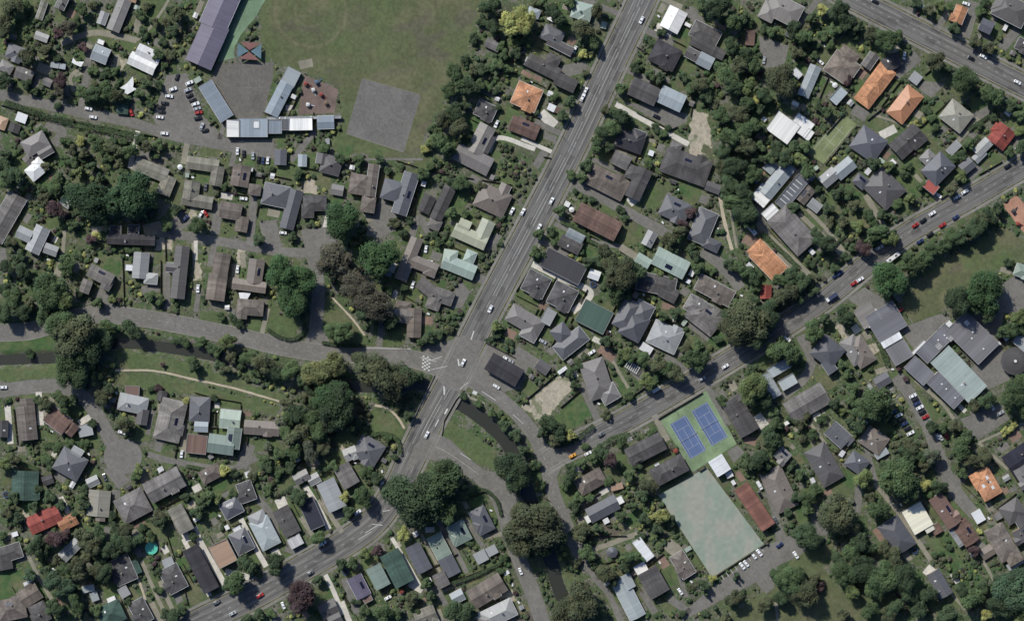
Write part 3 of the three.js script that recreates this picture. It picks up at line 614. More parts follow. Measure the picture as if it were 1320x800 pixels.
{ const pd = scene.getObjectByName('sports_pad'); for (const [x, y, l, w, a] of [[483, 184, 77, 1.2, 18], [531, 160, 76, 0.7, 107], [504, 111.5, 77, 0.6, 15.6], [456.5, 137, 73, 0.5, 106], [494, 148, 72, 0.4, 17]]) { const m = mesh('edge_line', box(l * S, 0.012, w * S * 0.6), M.footpath, pd); m.position.set(X(x), Y.drive + 0.04, Z(y)); m.rotation.y = -a * D2R; } }
yard(surf('#838d63', concreteTex), '1089,148 1105,160 1062,211 1041,196', 'lawn_tennis_court', 0.2);
{ const lc = scene.getObjectByName('lawn_tennis_court'); for (const [x, y, l, a] of [[1080, 166, 20, 40], [1068, 181, 20, 40], [1066, 172, 52, -51], [1083, 184, 52, -51], [1074, 178, 40, -51]]) { const m = mesh('court_line', box(l * S, 0.012, 0.14), M.worn, lc); m.position.set(X(x), Y.drive + 0.04, Z(y)); m.rotation.y = -a * D2R; } }

// ------------------------------------------------------------------ houses
// colour; wings as  type,cx,cy,length,width,angle[,colour[,extra height]]   H hip, G gable, F flat, M single slope; length runs along the ridge
function roofGeo(type, L, Wd, e, pitch, over, t = 0.16) {
  const l = L / 2 + over, w = Wd / 2 + over, tan = Math.tan(pitch), pos = [], uv = [];
  const tri = (a, b, c, dir) => { for (const p of [a, b, c]) { pos.push(...p); uv.push(dir === 0 ? p[0] : p[2], dir === 0 ? Math.hypot(p[2], p[1]) : Math.hypot(p[0], p[1])); } };
  const quad = (a, b, c, d, dir) => { tri(a, b, c, dir); tri(a, c, d, dir); };
  let top, base = e - over * tan;
  if (type === 'F' || type === 'M') {
    const s = type === 'M' ? w * 2 * Math.tan(0.07) : 0.02;
    const A = [-l, e, -w], B = [l, e, -w], C = [l, e + s, w], D = [-l, e + s, w], dn2 = (p) => [p[0], p[1] - 0.22, p[2]];
    quad(D, C, B, A, 0); quad(dn2(A), dn2(B), dn2(C), dn2(D), 0); quad(A, B, dn2(B), dn2(A), 0); quad(B, C, dn2(C), dn2(B), 1); quad(C, D, dn2(D), dn2(C), 0); quad(D, A, dn2(A), dn2(D), 1);
    top = e + s;
  } else {
    const rise = w * tan, r = base + rise, hx = type === 'H' ? Math.max(0, l - w) : l;
    const A = [-l, base, -w], B = [l, base, -w], C = [l, base, w], D = [-l, base, w], P = [-hx, r, 0], Q = [hx, r, 0], dn2 = (p) => [p[0], p[1] - t, p[2]];
    quad(P, Q, B, A, 0); quad(Q, P, D, C, 0);
    if (type === 'H') { tri(Q, C, B, 1); tri(P, A, D, 1); quad(dn2(A), dn2(B), dn2(C), dn2(D), 0); }
    else { quad(dn2(A), dn2(B), dn2(Q), dn2(P), 0); quad(dn2(P), dn2(Q), dn2(C), dn2(D), 0); for (const [p, q, m] of [[A, D, P], [C, B, Q]]) { quad(p, m, dn2(m), dn2(p), 1); quad(m, q, dn2(q), dn2(m), 1); } }
    quad(A, B, dn2(B), dn2(A), 0); quad(C, D, dn2(D), dn2(C), 0);
    if (type === 'H') { quad(B, C, dn2(C), dn2(B), 1); quad(D, A, dn2(A), dn2(D), 1); }
    top = r;
  }
  const g = new THREE.BufferGeometry(); g.setAttribute('position', new THREE.Float32BufferAttribute(pos, 3)); g.setAttribute('uv', new THREE.Float32BufferAttribute(uv, 2)); g.computeVertexNormals();
  return { g, top, base };
}
function barBetween(a, b, w, h) { const A = new THREE.Vector3(...a), B = new THREE.Vector3(...b), d = B.clone().sub(A), g = new THREE.BoxGeometry(w, h, d.length()); g.lookAt(d); g.translate((A.x + B.x) / 2, (A.y + B.y) / 2, (A.z + B.z) / 2); return g; }
function gableWall(L, Wd, e, pitch) { // box with gable tops
  const s = new THREE.Shape(); s.moveTo(-Wd / 2, 0); s.lineTo(Wd / 2, 0); s.lineTo(Wd / 2, e - 0.1); s.lineTo(0, e - 0.12 + Wd / 2 * Math.tan(pitch)); s.lineTo(-Wd / 2, e - 0.1); s.closePath();
  const g = new THREE.ExtrudeGeometry(s, { depth: L, bevelEnabled: false }); g.translate(0, 0, -L / 2); g.rotateY(Math.PI / 2); return g;
}
const wallHex = ['#c9c2b2', '#b3aa9b', '#8c6a55', '#d4d0c6', '#9c9a92', '#a58d76'];
const winGeo = box(1.6, 1.2, 0.08), doorGeo = box(0.95, 2.05, 0.08);
const roofMats = new Map();
function roofMat(col, metal, v) {
  const key = col + metal + v; if (roofMats.has(key)) return roofMats.get(key);
  const c = new THREE.Color(PAL[col]); const k = [[0.9, 0.88, 0.87], [1, 1, 1], [1.12, 1.09, 1.04]][v]; c.setRGB(c.r * k[0], c.g * k[1], c.b * k[2]);
  const m = new THREE.MeshStandardMaterial({ color: c, map: metal === 2 ? concreteTex : metal ? metalTex : roofTex, roughness: metal ? 0.55 : 0.9, side: THREE.DoubleSide });
  roofMats.set(key, m); return m;
}
const buildings = [];
function house(spec, opt = {}) {
  const r = rng(hash(spec.length, spec.charCodeAt(2) * 31 + spec.charCodeAt(spec.length - 3), 9) * 1e9 + spec.length * 77 | 0);
  const [col, ...ws] = spec.split(';');
  const wings = ws.map((w) => { const a = w.split(','); return { t: a[0], x: +a[1], y: +a[2], l: +a[3], w: +a[4], a: +a[5], c: a[6] || col, hh: +(a[7] || 0) }; });
  const m0 = wings[0]; if (m0.l < m0.w && m0.t === 'H') { const q = m0.l; m0.l = m0.w; m0.w = q; m0.a += 90; }
  const area = wings.reduce((s, w) => s + w.l * w.w, 0), small = area < 260;
  if (wings.length === 1 && !small && !opt.label && 'HG'.includes(m0.t) && m0.w > 15 && r() < 0.75) { const n = area > 1100 && r() < 0.5 ? 2 : 1; for (let k = 0; k < n; k++) { const sd = r() < 0.5 ? -1 : 1, u = (k ? -1 : 1) * (0.12 + r() * 0.18) * m0.l, ww = Math.min(m0.w * 0.62, 10 + r() * 5), ll = m0.w * 0.62, v = sd * (m0.w / 2 - ll / 2 + 1.5 + r() * 2), ca = Math.cos(m0.a * D2R), sa = Math.sin(m0.a * D2R); wings.push({ t: r() < 0.6 ? 'H' : 'G', x: m0.x + u * ca - v * sa, y: m0.y + u * sa + v * ca, l: ll, w: ww, a: m0.a + 90, c: m0.c, hh: 0.25, auto: true }); } }
  const nWing = wings.filter((w) => !w.auto).length;
  const g = thing(opt.name || (small ? 'outbuilding' : 'house'), m0.x, m0.y, m0.a);
  const e0 = opt.e || (small ? 2.2 + r() * 0.3 : r() < 0.25 ? 5.0 : 3.0 + r() * 0.6), pitch = (opt.label ? 9 : 13 + r() * 9) * D2R, metal = opt.label && 'FM'.includes(m0.t) ? 2 : 'swtlujmvbpz'.includes(col) || r() < 0.3;
  const wm = surf(wallHex[Math.floor(r() * wallHex.length)], wallTex);
  wings.forEach((w, i) => {
    const holder = new THREE.Matrix4().makeRotationY(-(w.a - m0.a) * D2R); const dx = X(w.x) - X(m0.x), dz = Z(w.y) - Z(m0.y), ca = Math.cos(m0.a * D2R), sa = Math.sin(m0.a * D2R);
    holder.setPosition(dx * ca + dz * sa, 0, -dx * sa + dz * ca);
    const over = (w.t === 'F' || w.t === 'M' ? 0.15 : small ? 0.25 : 0.5), L = w.l * S - over * 2, Wd = w.w * S - over * 2, e = e0 + w.hh - i * 0.09 - (i && w.t === 'F' ? 0.3 : 0);
    const p = w.t === 'H' && w.l < w.w ? pitch : pitch;
    const wl = mesh('wall', w.t === 'G' ? gableWall(L, Wd, e, p) : box(L, e - 0.12, Wd, 0, (e - 0.12) / 2, 0), wm, g); wl.applyMatrix4(holder);
    const { g: rg, top, base } = roofGeo(w.t, L, Wd, e, p, over);
    const rm = mesh('roof', rg, roofMat(w.c, metal, Math.floor(r() * 3)), g); rm.applyMatrix4(holder);
    if (w.t === 'H' || w.t === 'G') {
      const l = L / 2 + over, wd = Wd / 2 + over, hx = w.t === 'H' ? Math.max(0.05, l - wd) : l, gs = [barBetween([-hx, top + 0.02, 0], [hx, top + 0.02, 0], 0.3, 0.09)];
      if (w.t === 'H') for (const s of [-1, 1]) for (const q of [-1, 1]) gs.push(barBetween([s * hx, top, 0], [s * l, base, q * wd], 0.26, 0.07));
      mesh('ridge_cap', mergeGeometries(gs), rm.material, rm);
      const gm = r() < 0.22 ? M.white : rm.material, gg = [-1, 1].map((q) => box(l * 2, 0.12, 0.14, 0, base - 0.06, q * (wd + 0.07)));
      if (w.t === 'H') { for (const s of [-1, 1]) gg.push(box(0.14, 0.12, wd * 2, s * (l + 0.07), base - 0.06, 0)); mesh('gutter', mergeGeometries(gg), gm, rm); } else for (const g1 of gg) mesh('gutter', g1, gm, rm);
    } else if (!small) { const l = L / 2 + over, wd = Wd / 2 + over; mesh('parapet', mergeGeometries([-1, 1].flatMap((q) => [box(l * 2 + 0.2, 0.3, 0.22, 0, top + 0.03, q * wd), box(0.22, 0.3, wd * 2 - 0.22, q * l, top + 0.031, 0)])), surf('#9b9c9b', concreteTex), rm); }
    // doors and windows on the long sides
    if (!small && i === 0) { for (const q of [-1, 1]) for (const s of [-0.3, 0.28]) { const n = mesh('window', winGeo, M.glass, g); n.position.set(s * L, 1.5, q * (Wd / 2 + 0.02)); n.applyMatrix4(holder); } const d = mesh('door', doorGeo, M.wood, g); d.position.set(0, 1.03, Wd / 2 + 0.02); d.applyMatrix4(holder); }
    // things on the roof
    if (!small && i === 0 && (w.t === 'H' || w.t === 'G')) {
      const hAt = (z) => top - Math.abs(z) * Math.tan(p);
      if (r() < 0.42) { const cx = (r() - 0.5) * L * 0.4, cz = (r() - 0.5) * Wd * 0.4, ch = mesh('chimney', box(0.8, 1.5, 0.7, cx, hAt(cz) + 0.5, cz), M.brick, g); mesh('flue_cap', box(0.95, 0.12, 0.85, cx, hAt(cz) + 1.3, cz), M.footpath, ch); ch.applyMatrix4(holder); }
      const slab = (name, x, z, a, b, mat, lift) => { const gq = box(a, 0.08, b); gq.rotateX(Math.sign(z) * p); gq.translate(x, hAt(z) + lift, z); const q = mesh(name, gq, mat, g); q.applyMatrix4(holder); return q; };
      if (r() < 0.22) slab('skylight', (r() - 0.5) * L * 0.4, (r() < 0.5 ? -1 : 1) * Wd * 0.22, 0.9, 1.4, M.white, 0.1);
      if (r() < 0.12 || opt.solar) { const z = -Wd * 0.26, n = 4; for (let k = 0; k < n; k++) slab('solar_panel', (k - 1.5) * 1.12, opt.solar ? -z : z, 1.05, Math.min(opt.solar ? 2.6 : 1.7, Wd * 0.42), M.solar, 0.12); }
      if (opt.sky) for (let k = 0; k < opt.sky; k++) slab('skylight', (k - (opt.sky - 1) / 2) * 3.4, (k % 2 ? 1 : -1) * Wd * 0.2, 2.2, 1.7, M.white, 0.12);
      if (r() < 0.4) { const vz = (r() < 0.5 ? 1 : -1) * Wd * 0.2, vx = (r() - 0.5) * L * 0.5; const vg = new THREE.CylinderGeometry(0.14, 0.14, 0.8, 8); vg.translate(vx, hAt(vz) + 0.3, vz); const v = mesh('vent_pipe', vg, M.iron, g); v.applyMatrix4(holder); }
    }
    if (opt.label && w.l > 40 && i === 0 && w.t === 'F') for (let k = 0; k < 3; k++) mesh('roof_vent', box(0.9, 0.5, 0.9, (r() - 0.5) * L * 0.7, top + 0.25, (r() - 0.5) * Wd * 0.6), M.white, g);
    if (opt.strips && i === 0) for (let k = 0; k < opt.strips; k++) { const gx = box(0.5, 0.1, Wd * 0.8, (k - (opt.strips - 1) / 2) * (L * 0.8 / opt.strips), (w.t === 'M' ? e + Wd * 0.035 : top) + 0.1, 0); const q = mesh('translucent_strip', gx, surf('#c9ccc8', wallTex), g); q.applyMatrix4(holder); }
    const c = Math.cos(w.a * D2R), s = Math.sin(w.a * D2R), hl = w.l / 2, hw = w.w / 2;
    const pts = [[-hl, -hw], [hl, -hw], [hl, hw], [-hl, hw]].map(([u, v]) => [w.x + u * c - v * s, w.y + u * s + v * c]); maskPoly(pts, 255, 0.8);
  });
  const tn = { H: 'hipped', G: 'gabled', F: 'flat', M: 'sloping' }[m0.t];
  const sz = small ? 'small ' : area > 1500 ? 'large ' : '', plan = nWing > 2 ? 'rambling ' : nWing === 2 && !small ? 'two winged ' : !small && m0.l > m0.w * 2.2 ? 'long ' : '';
  if (opt.label) tag(g, '', opt.category || 'building', opt.group, opt.label); else tag(g, `${sz}${plan}${small ? 'outbuilding' : 'house'} with ${CNAME[m0.c]} ${tn} roof`, small ? 'outbuilding' : 'house', small ? 'outbuildings in the gardens' : 'houses of the suburb');
  buildings.push({ px: m0.x, py: m0.y, a: m0.a, l: m0.l, w: m0.w, small }); return g;
}
for (const s of HOUSES.trim().split('\n')) house(s, s.startsWith('u;G,302') ? { solar: true } : s.startsWith('o;H,1270') ? { sky: 3 } : s.startsWith('b;M,1020') ? { strips: 6 } : s.startsWith('t;G,864') ? { solar: true } : {});

// school and club buildings
const B = (spec, label, e, name = 'school_building') => house(spec, { name, label, e, category: 'building', group: 'school and hall buildings' });
B('v;G,287,8,62,37,114;G,268,58,58,35.5,114', 'long school hall with lavender gabled roof beside the green artificial turf', 4.4, 'school_hall');
B('z;G,279,131,54,19,58', 'blue grey gabled classroom block between the car park and the paved courtyard', 3.4);
B('z;G,360,128,46,18,117;F,375,100,22,19,117,s', 'classroom block with blue grey and pale roofs between courtyard and reddish playground', 3.4);
B('w;M,301,166,22,17,90', 'pale wedge roofed entrance block at the corner of the school courtyard', 3.3);
B('z;F,327,165,37,24,0;F,331,161,8,9,0,w,0.5;F,354,164,19,17,0;F,368,161,10,14,0,b', 'striped blue grey flat school roof with a white skylight', 3.5);
B('l;F,392,152,96,3.5,-1', 'narrow pale covered walkway roof along the school courtyard', 2.6, 'covered_walkway');
B('w;M,388,160,30,17,-1', 'long white roofed classroom below the reddish playground', 3.1);
B('z;G,420,158,22,17,-2', 'blue roofed end classroom beside the reddish playground', 3.0);
B('q;F,1141,414,37,42,59;F,1117,407,26,24,59,g;F,1131,404,15,2,59,w,0.35;F,1127,417,19,2,-30,w,0.3', 'charcoal flat roofed school block beside the tree lined field', 4.3);
B('w;F,1148,438,28,9.5,-30', 'white strip roof linking two charcoal school blocks', 4.7);
B('q;F,1158,453,27,27,-31', 'square charcoal flat school roof above the car park lawn', 4.2);
B('q;F,1184,477.5,34,21,43', 'charcoal flat school roof beside the mint roofed hall', 3.8);
B('q;F,1206,442,54,21,-45;F,1209,446,8,7,45,l,0.7;F,1181,450,4,30,45,w,0.1', 'blue grey flat school roof with white vents beside the playground', 4.0);
B('q;F,1252,435,60,38,45;F,1222,417,7,7,45,w,0.7;F,1245,416,7,6,45,w,0.75;F,1224,436,6,6,45,l,0.8', 'large blue grey flat school roof facing the round building', 4.4);
B('i;G,1234.5,482,72,32,46.5', 'school hall with wide mint green gabled roof', 5.0, 'school_hall');
B('q;F,1218,502.5,48,21,44', 'charcoal lean roof along the side of the mint school hall', 4.9);
B('w;F,1273,454,40,5,-40;F,1264,452,18,9,-40,l', 'narrow white canopy roofs beside the blue grey school block', 3.2);
B('l;F,1317,440,20,18,40', 'pale flat roofed block beside the round school building', 3.6);
{ const t = thing('round_building', 1307, 465, 0); mesh('wall', new THREE.CylinderGeometry(7.6, 7.6, 3.4, 12).translate(0, 1.7, 0), surf('#a58d76', wallTex), t); const rf = mesh('roof', new THREE.ConeGeometry(8.6, 2.2, 12).translate(0, 4.5, 0), roofMat('c', false, 1), t); for (let i = 0; i < 12; i++) { const a = i / 12 * Math.PI * 2; mesh('ridge_cap', barBetween([0, 5.6, 0], [Math.sin(a) * 8.6, 3.42, Math.cos(a) * 8.6], 0.25, 0.08), rf.material, rf); } mesh('roof_light', new THREE.CylinderGeometry(0.9, 0.9, 0.5, 8).translate(0, 5.6, 0), M.white, t); maskPoly(Array.from({ length: 12 }, (_, i) => [1307 + 18 * Math.cos(i / 6 * Math.PI), 465 + 18 * Math.sin(i / 6 * Math.PI)])); tag(t, '', 'building', 'school and hall buildings', 'round school building with faceted dark conical roof'); }
{ const t = thing('gazebo', 789, 711, 10); mesh('roof', new THREE.ConeGeometry(3.6, 1.5, 8).translate(0, 3.2, 0), roofMat('b', true, 1), t); for (let i = 0; i < 8; i++) { const a = i / 8 * Math.PI * 2; mesh('post', box(0.12, 2.5, 0.12, Math.sin(a) * 3.1, 1.25, Math.cos(a) * 3.1), M.white, t); } mesh('floor', new THREE.CylinderGeometry(3.3, 3.3, 0.2, 8).translate(0, 0.1, 0), M.woodPale, t); maskPoly(pp('781,703 797,703 797,719 781,719')); tag(t, '', 'gazebo', null, 'octagonal blue grey garden gazebo beside the green hedge'); }
// red and blue playground canopy: four triangular sails with gaps between
{
  const t = thing('playground_canopy', 322, 66.5, 4);
  const w = 15, h = 10.4, cols = [surf('#835c59', wallTex), surf('#5f7883', wallTex), surf('#835c59', wallTex), surf('#5f7883', wallTex)];
  const c = [[-w / 2, -h / 2], [w / 2, -h / 2], [w / 2, h / 2], [-w / 2, h / 2]];
  for (let i = 0; i < 4; i++) { const a = c[i], b = c[(i + 1) % 4], k = 0.82, cx = (a[0] + b[0]) / 2 * 0.1, cz = (a[1] + b[1]) / 2 * 0.1, s = new THREE.Shape([[cx, cz], [cx + (a[0] * 0.95 - cx) * 0.98 + (b[0] - a[0]) * 0.06, cz + (a[1] - cz) * 0.98 + (b[1] - a[1]) * 0.06], [cx + (b[0] - cx) * 0.98 - (b[0] - a[0]) * 0.06, cz + (b[1] - cz) * 0.98 - (b[1] - a[1]) * 0.06]].map((p) => new THREE.Vector2(p[0], p[1]))); const g = new THREE.ExtrudeGeometry(s, { depth: 0.06, bevelEnabled: false }); g.rotateX(Math.PI / 2); g.translate(0, 3.4, 0); mesh('sail', g, cols[i], t); mesh('post', box(0.16, 3.5, 0.16, a[0], 1.75, a[1]), M.iron, t); }
  maskPoly(pp('305,54 341,54 341,79 305,79')); tag(t, '', 'canopy', null, 'playground canopy of two red and two blue triangular sails');
}
function sail(px, py, pts, label) { const t = thing('shade_sail', px, py, 0), s = new THREE.Shape(pts.map(([x, y]) => new THREE.Vector2(x * S, -y * S))), g = new THREE.ExtrudeGeometry(s, { depth: 0.05, bevelEnabled: false }); g.rotateX(-Math.PI / 2); g.translate(0, 3, 0); mesh('sail', g, surf('#e2e3e1', wallTex, 0.8), t); pts.filter((p) => Math.hypot(...p) > 7).forEach(([x, y]) => mesh('post', box(0.12, 3.1, 0.12, x * S, 1.55, y * S), M.iron, t)); tag(t, '', 'shade sail', 'white shade sails', label); }
sail(167, 112, pp('5,-13 6,-6 5,1 10,3 -2,10 -6,8 -5,4 -12,2 -3,-4'), 'white star shaped shade sail on the lawn below the big white house');
sail(101, 81, pp('-6,-6 -2,-1 8,-1 4,6 -3,3 -8,0'), 'white angular shade sail among shrubs by the silver blue roof');
sail(316, 381, pp('-8,-4 8,-4 3,5 -6,6'), 'white triangular shade sail between two brown grey houses');
// swimming pool above ground
{ const t = thing('garden_pool', 195, 706, 0); mesh('rim', new THREE.CylinderGeometry(4.0, 4.0, 1.1, 32, 1, true).translate(0, 0.55, 0), surf('#9fb3ad', null), t); mesh('water', new THREE.CylinderGeometry(3.85, 3.85, 0.06, 32).translate(0, 0.95, 0), surf('#57b39a', null, 0.3), t); maskPoly(pp('186,697 204,697 204,715 186,715')); tag(t, '', 'pool', null, 'round turquoise above ground pool on a back lawn'); }
// caravan
{ const t = thing('caravan', 969, 296, 50); const s = new THREE.Shape(); s.moveTo(-4, 0.6); s.lineTo(4, 0.6); s.lineTo(4.2, 1.6); s.lineTo(3.6, 2.7); s.lineTo(-3.7, 2.7); s.lineTo(-4.2, 1.8); s.closePath(); const g = new THREE.ExtrudeGeometry(s, { depth: 2.2, bevelEnabled: true, bevelSize: 0.08, bevelThickness: 0.08, bevelSegments: 2 }); g.translate(0, 0, -1.1); mesh('body', g, M.white, t); for (const x of [-2, 0.5, 2.2]) mesh('roof_hatch', box(0.6, 0.12, 0.6, x, 2.85, 0), M.iron, t); for (const z of [-1.05, 1.05]) mesh('wheel', new THREE.CylinderGeometry(0.36, 0.36, 0.25, 14).rotateX(Math.PI / 2).translate(0, 0.36, z), M.black, t); mesh('drawbar', box(1.4, 0.12, 0.3, 4.9, 0.55, 0), M.iron, t); mesh('window', box(0.03, 0.7, 1.4, 4.22, 2.0, 0), M.glass, t); maskPoly(pp('960,284 978,284 978,308 960,308')); tag(t, '', 'caravan', null, 'long white caravan parked behind the orange roofed house'); }
// pergola with white slats
{ const t = thing('pergola', 815, 473, 32); for (let i = 0; i < 7; i++) mesh('slat', box(0.35, 0.12, 4.6, -3.9 + i * 1.3, 2.5, 0), M.white, t); for (const z of [-2, 2]) mesh('beam', box(9, 0.18, 0.14, 0, 2.34, z), M.white, t); for (const x of [-4, 4]) for (const z of [-2, 2]) mesh('post', box(0.14, 2.3, 0.14, x, 1.15, z), M.white, t); tag(t, '', 'pergola', null, 'white slatted pergola beside a grey driveway'); }

// ------------------------------------------------------------------ cars
function carGeo() {
  const prof = (pts, w, bev) => { const s = new THREE.Shape(pts.map((p) => new THREE.Vector2(...p))), g = new THREE.ExtrudeGeometry(s, { depth: w - bev * 2, bevelEnabled: true, bevelSize: bev, bevelThickness: bev, bevelSegments: 2 }); g.translate(0, 0, -(w - bev * 2) / 2); return g; };
  return {
    body: prof([[-2.15, 0.35], [2.15, 0.35], [2.2, 0.7], [2.05, 0.86], [1.0, 0.98], [-1.9, 1.0], [-2.15, 0.9]], 1.8, 0.09),
    roof: prof([[-1.35, 1.36], [0.35, 1.36], [0.3, 1.43], [-1.3, 1.44]], 1.36, 0.05),
    glass: (() => { const g = new THREE.CylinderGeometry(1, 1, 1, 4, 1); const p = []; const b = [[-1.9, 1.02, 0.8], [1.05, 1.02, 0.8]], t = [[-1.35, 1.4, 0.66], [0.35, 1.4, 0.66]]; const v = (q, s) => [q[0], q[1], q[2] * s]; const Q = (a, c, d, e) => p.push(...a, ...c, ...d, ...a, ...d, ...e);
      Q(v(b[0], 1), v(b[1], 1), v(t[1], 1), v(t[0], 1)); Q(v(b[1], -1), v(b[0], -1), v(t[0], -1), v(t[1], -1)); Q(v(b[1], 1), v(b[1], -1), v(t[1], -1), v(t[1], 1)); Q(v(b[0], -1), v(b[0], 1), v(t[0], 1), v(t[0], -1)); Q(v(t[0], 1), v(t[1], 1), v(t[1], -1), v(t[0], -1));
      const q = new THREE.BufferGeometry(); q.setAttribute('position', new THREE.Float32BufferAttribute(p, 3)); q.computeVertexNormals(); return q; })(),
    wheel: new THREE.CylinderGeometry(0.32, 0.32, 0.22, 14).rotateX(Math.PI / 2), head: box(0.08, 0.16, 0.4), tail: box(0.06, 0.16, 0.36), mirror: box(0.14, 0.12, 0.2),
  };
}
const CG = carGeo();
const CARCOL = { w: ['#dcdddc', 'white'], s: ['#9da1a4', 'silver'], k: ['#1d1e21', 'black'], r: ['#9c2f28', 'red'], b: ['#2c3a5c', 'dark blue'], g: ['#55585b', 'grey'], y: ['#d39a3a', 'yellow orange'] };
const paint = {}; for (const k in CARCOL) paint[k] = new THREE.MeshPhysicalMaterial({ color: new THREE.Color(CARCOL[k][0]), roughness: 0.35, clearcoat: 0.6, clearcoatRoughness: 0.15 });
const headMat = surf('#d8dcde', null, 0.2), tailMat = surf('#8c1f1a', null, 0.3);
const carProto = {};
function makeCar(k) {
  const t = new THREE.Group(), b = mesh('body', CG.body, paint[k], t); mesh('cabin_glass', CG.glass, M.glass, t); mesh('roof', CG.roof, paint[k], t);
  for (const x of [-1.35, 1.4]) for (const z of [-0.8, 0.8]) { const w = mesh('wheel', CG.wheel, M.black, t); w.position.set(x, 0.32, z); }
  for (const z of [-0.62, 0.62]) { mesh('headlight', CG.head, headMat, b).position.set(2.2, 0.72, z); mesh('tail_light', CG.tail, tailMat, b).position.set(-2.24, 0.8, z); mesh('mirror', CG.mirror, paint[k], b).position.set(0.85, 1.02, z * 1.55); }
  return t;
}
const carSpots = [];
function car(k, px, py, ang, where = 'parked') {
  if (!carProto[k]) carProto[k] = makeCar(k);
  const c = carProto[k].clone(); c.name = numbered('car'); c.position.set(X(px), Y.road + 0.02, Z(py)); c.rotation.y = -ang * D2R; const s = 0.96 + R() * 0.12; c.scale.set(s, s, s); scene.add(c);
  maskPoly([[px - 5, py - 4], [px + 5, py - 4], [px + 5, py + 4], [px - 5, py + 4]]);
  tag(c, `${CARCOL[k][1]} car ${where}`, 'car', where === 'driving' ? 'cars driving on the roads' : 'cars parked at kerbs and drives'); c.userData.where = where;
}
const CARS = 'w,114,140,10 w,120,151,8 r,169,145,70 w,212,172,5,d k,228,99,-70 w,223,115,-20 w,244,107,-25 s,242,116,-25 k,244,123,-22 k,248,129,-20 w,252,134,-18 s,254,140,-18 r,256,145,-10 k,255,152,-12 s,260,163,-70 k,264,168,-12 w,206,151,5 k,208,144,5 k,212,133,5 w,218,124,5 k,207,138,5 w,306,195,95 k,333,206,97 b,339,207,97 w,345,207,97 k,314,198,90 s,326,201,92 w,755,117,-65 w,751,126,-65 w,827,26,117,d w,741,64,115 w,1192,10,30 w,1246,5,20 k,1252,75,27,d w,1268,73,27,d w,1312,106,27,d w,1166,72,100 k,1128,2,27 w,314,256,5 g,265,241,100 b,239,281,-45 w,259,276,-60 r,265,275,60 w,306,347,98 w,365,300,5 w,255,372,95 w,549,321,100 w,553,337,10 w,532,367,110 w,632,398,117,d w,711,259,-63 w,674,273,-63,d w,695,293,-63 w,660,272,-63 g,743,381,115 b,1077,355,-38 b,1083,352,-38 k,1299,214,-32,d w,1234,254,-32 w,1244,247,-32 w,1202,275,-32,d k,1190,284,-32 r,1180,290,-32 b,1232,280,-32,d r,1215,290,-32,d k,1199,302,-32 b,1186,311,-32 w,1134,319,-32,d w,1109,360,-32 r,1101,365,-32 w,1210,252,35 w,4,499,-3,d w,157,557,15 w,210,531,95 w,234,585,100 w,597,467,-64,d w,550,560,-63,d w,653,462,28 s,658,465,28 y,738,587,-28,d w,758,584,-28 w,763,454,-35 w,935,472,-33,d w,1015,437,30 w,1177,510,-28 k,1180,515,-28 b,1182,520,-28 w,1186,525,-28 k,1189,531,-28 r,1193,537,-28 w,1159,535,-28 k,1163,541,-28 b,1166,546,-28 k,1170,552,-28 w,1174,558,-28 b,1152,531,-28 w,1209,562,65 s,1213,563,65 r,1220,561,65 k,1207,556,65 w,1279,524,60 k,1275,520,60 w,335,767,-30,x r,335,767,-30,d g,279,776,-30 w,365,780,68 w,461,660,-35 w,500,770,-30 w,671,736,68 w,877,762,55 k,980,637,60 w,972,716,50 w,979,712,50 w,957,729,50 w,962,726,50 b,1005,702,-35 w,1026,715,55 k,1060,697,-35 w,490,620,40 g,135,615,70 w,476,604,30 g,1000,670,60 w,640,498,33 w,590,200,60 g,775,560,-30 s,905,488,-32 w,640,160,115 s,700,440,30 k,846,150,25 s,985,78,100 w,1058,80,40 r,1160,400,-35 s,1290,532,-30 w,416,700,-30 s,300,790,-30 g,400,738,-30';
for (const s of CARS.split(' ')) { const a = s.split(','); if (a[4] === 'x') continue; car(a[0], +a[1], +a[2], +a[3], a[4] === 'd' ? 'driving' : 'parked'); }
// vans, trucks and the bus
function boxTruck(name, px, py, ang, len, wid, h, col, label, cab = true) {
  const t = thing(name, px, py, ang, Y.road + 0.02), bm = surf(col, wallTex, 0.5);
  const rb = (l, hh, w, x, y) => { const s = new THREE.Shape(); s.moveTo(-l / 2, 0); s.lineTo(l / 2, 0); s.lineTo(l / 2, hh); s.lineTo(-l / 2, hh); s.closePath(); const g = new THREE.ExtrudeGeometry(s, { depth: w - 0.2, bevelEnabled: true, bevelSize: 0.1, bevelThickness: 0.1, bevelSegments: 2 }); g.translate(x, y, -(w - 0.2) / 2); return g; };
  const cl = cab ? 1.7 : 0;
  mesh('body', rb(len - cl - 0.3, h - 0.8, wid, -cl / 2, 0.7), bm, t);
  if (cab) { mesh('cab', rb(cl - 0.2, h * 0.6 - 0.3, wid * 0.95, len / 2 - cl / 2, 0.6), M.white, t); }
  mesh('windscreen', box(0.05, 0.7, wid * 0.8, len / 2 + 0.06, h * 0.6, 0), M.glass, t);
  for (const x of [-len * 0.32, len * 0.34]) for (const z of [-1, 1]) mesh('wheel', new THREE.CylinderGeometry(0.42, 0.42, 0.28, 14).rotateX(Math.PI / 2).translate(x, 0.42, z * (wid / 2 - 0.1)), M.black, t);
  if (!cab) for (const x of [-2.5, 2]) mesh('roof_unit', box(1.4, 0.25, 1.2, x, h + 0.1, 0), M.iron, t);
  maskPoly([[px - 8, py - 6], [px + 8, py - 6], [px + 8, py + 6], [px - 8, py + 6]]);
  tag(t, '', name.includes('bus') ? 'bus' : name.includes('van') ? 'van' : 'truck', null, label);
}
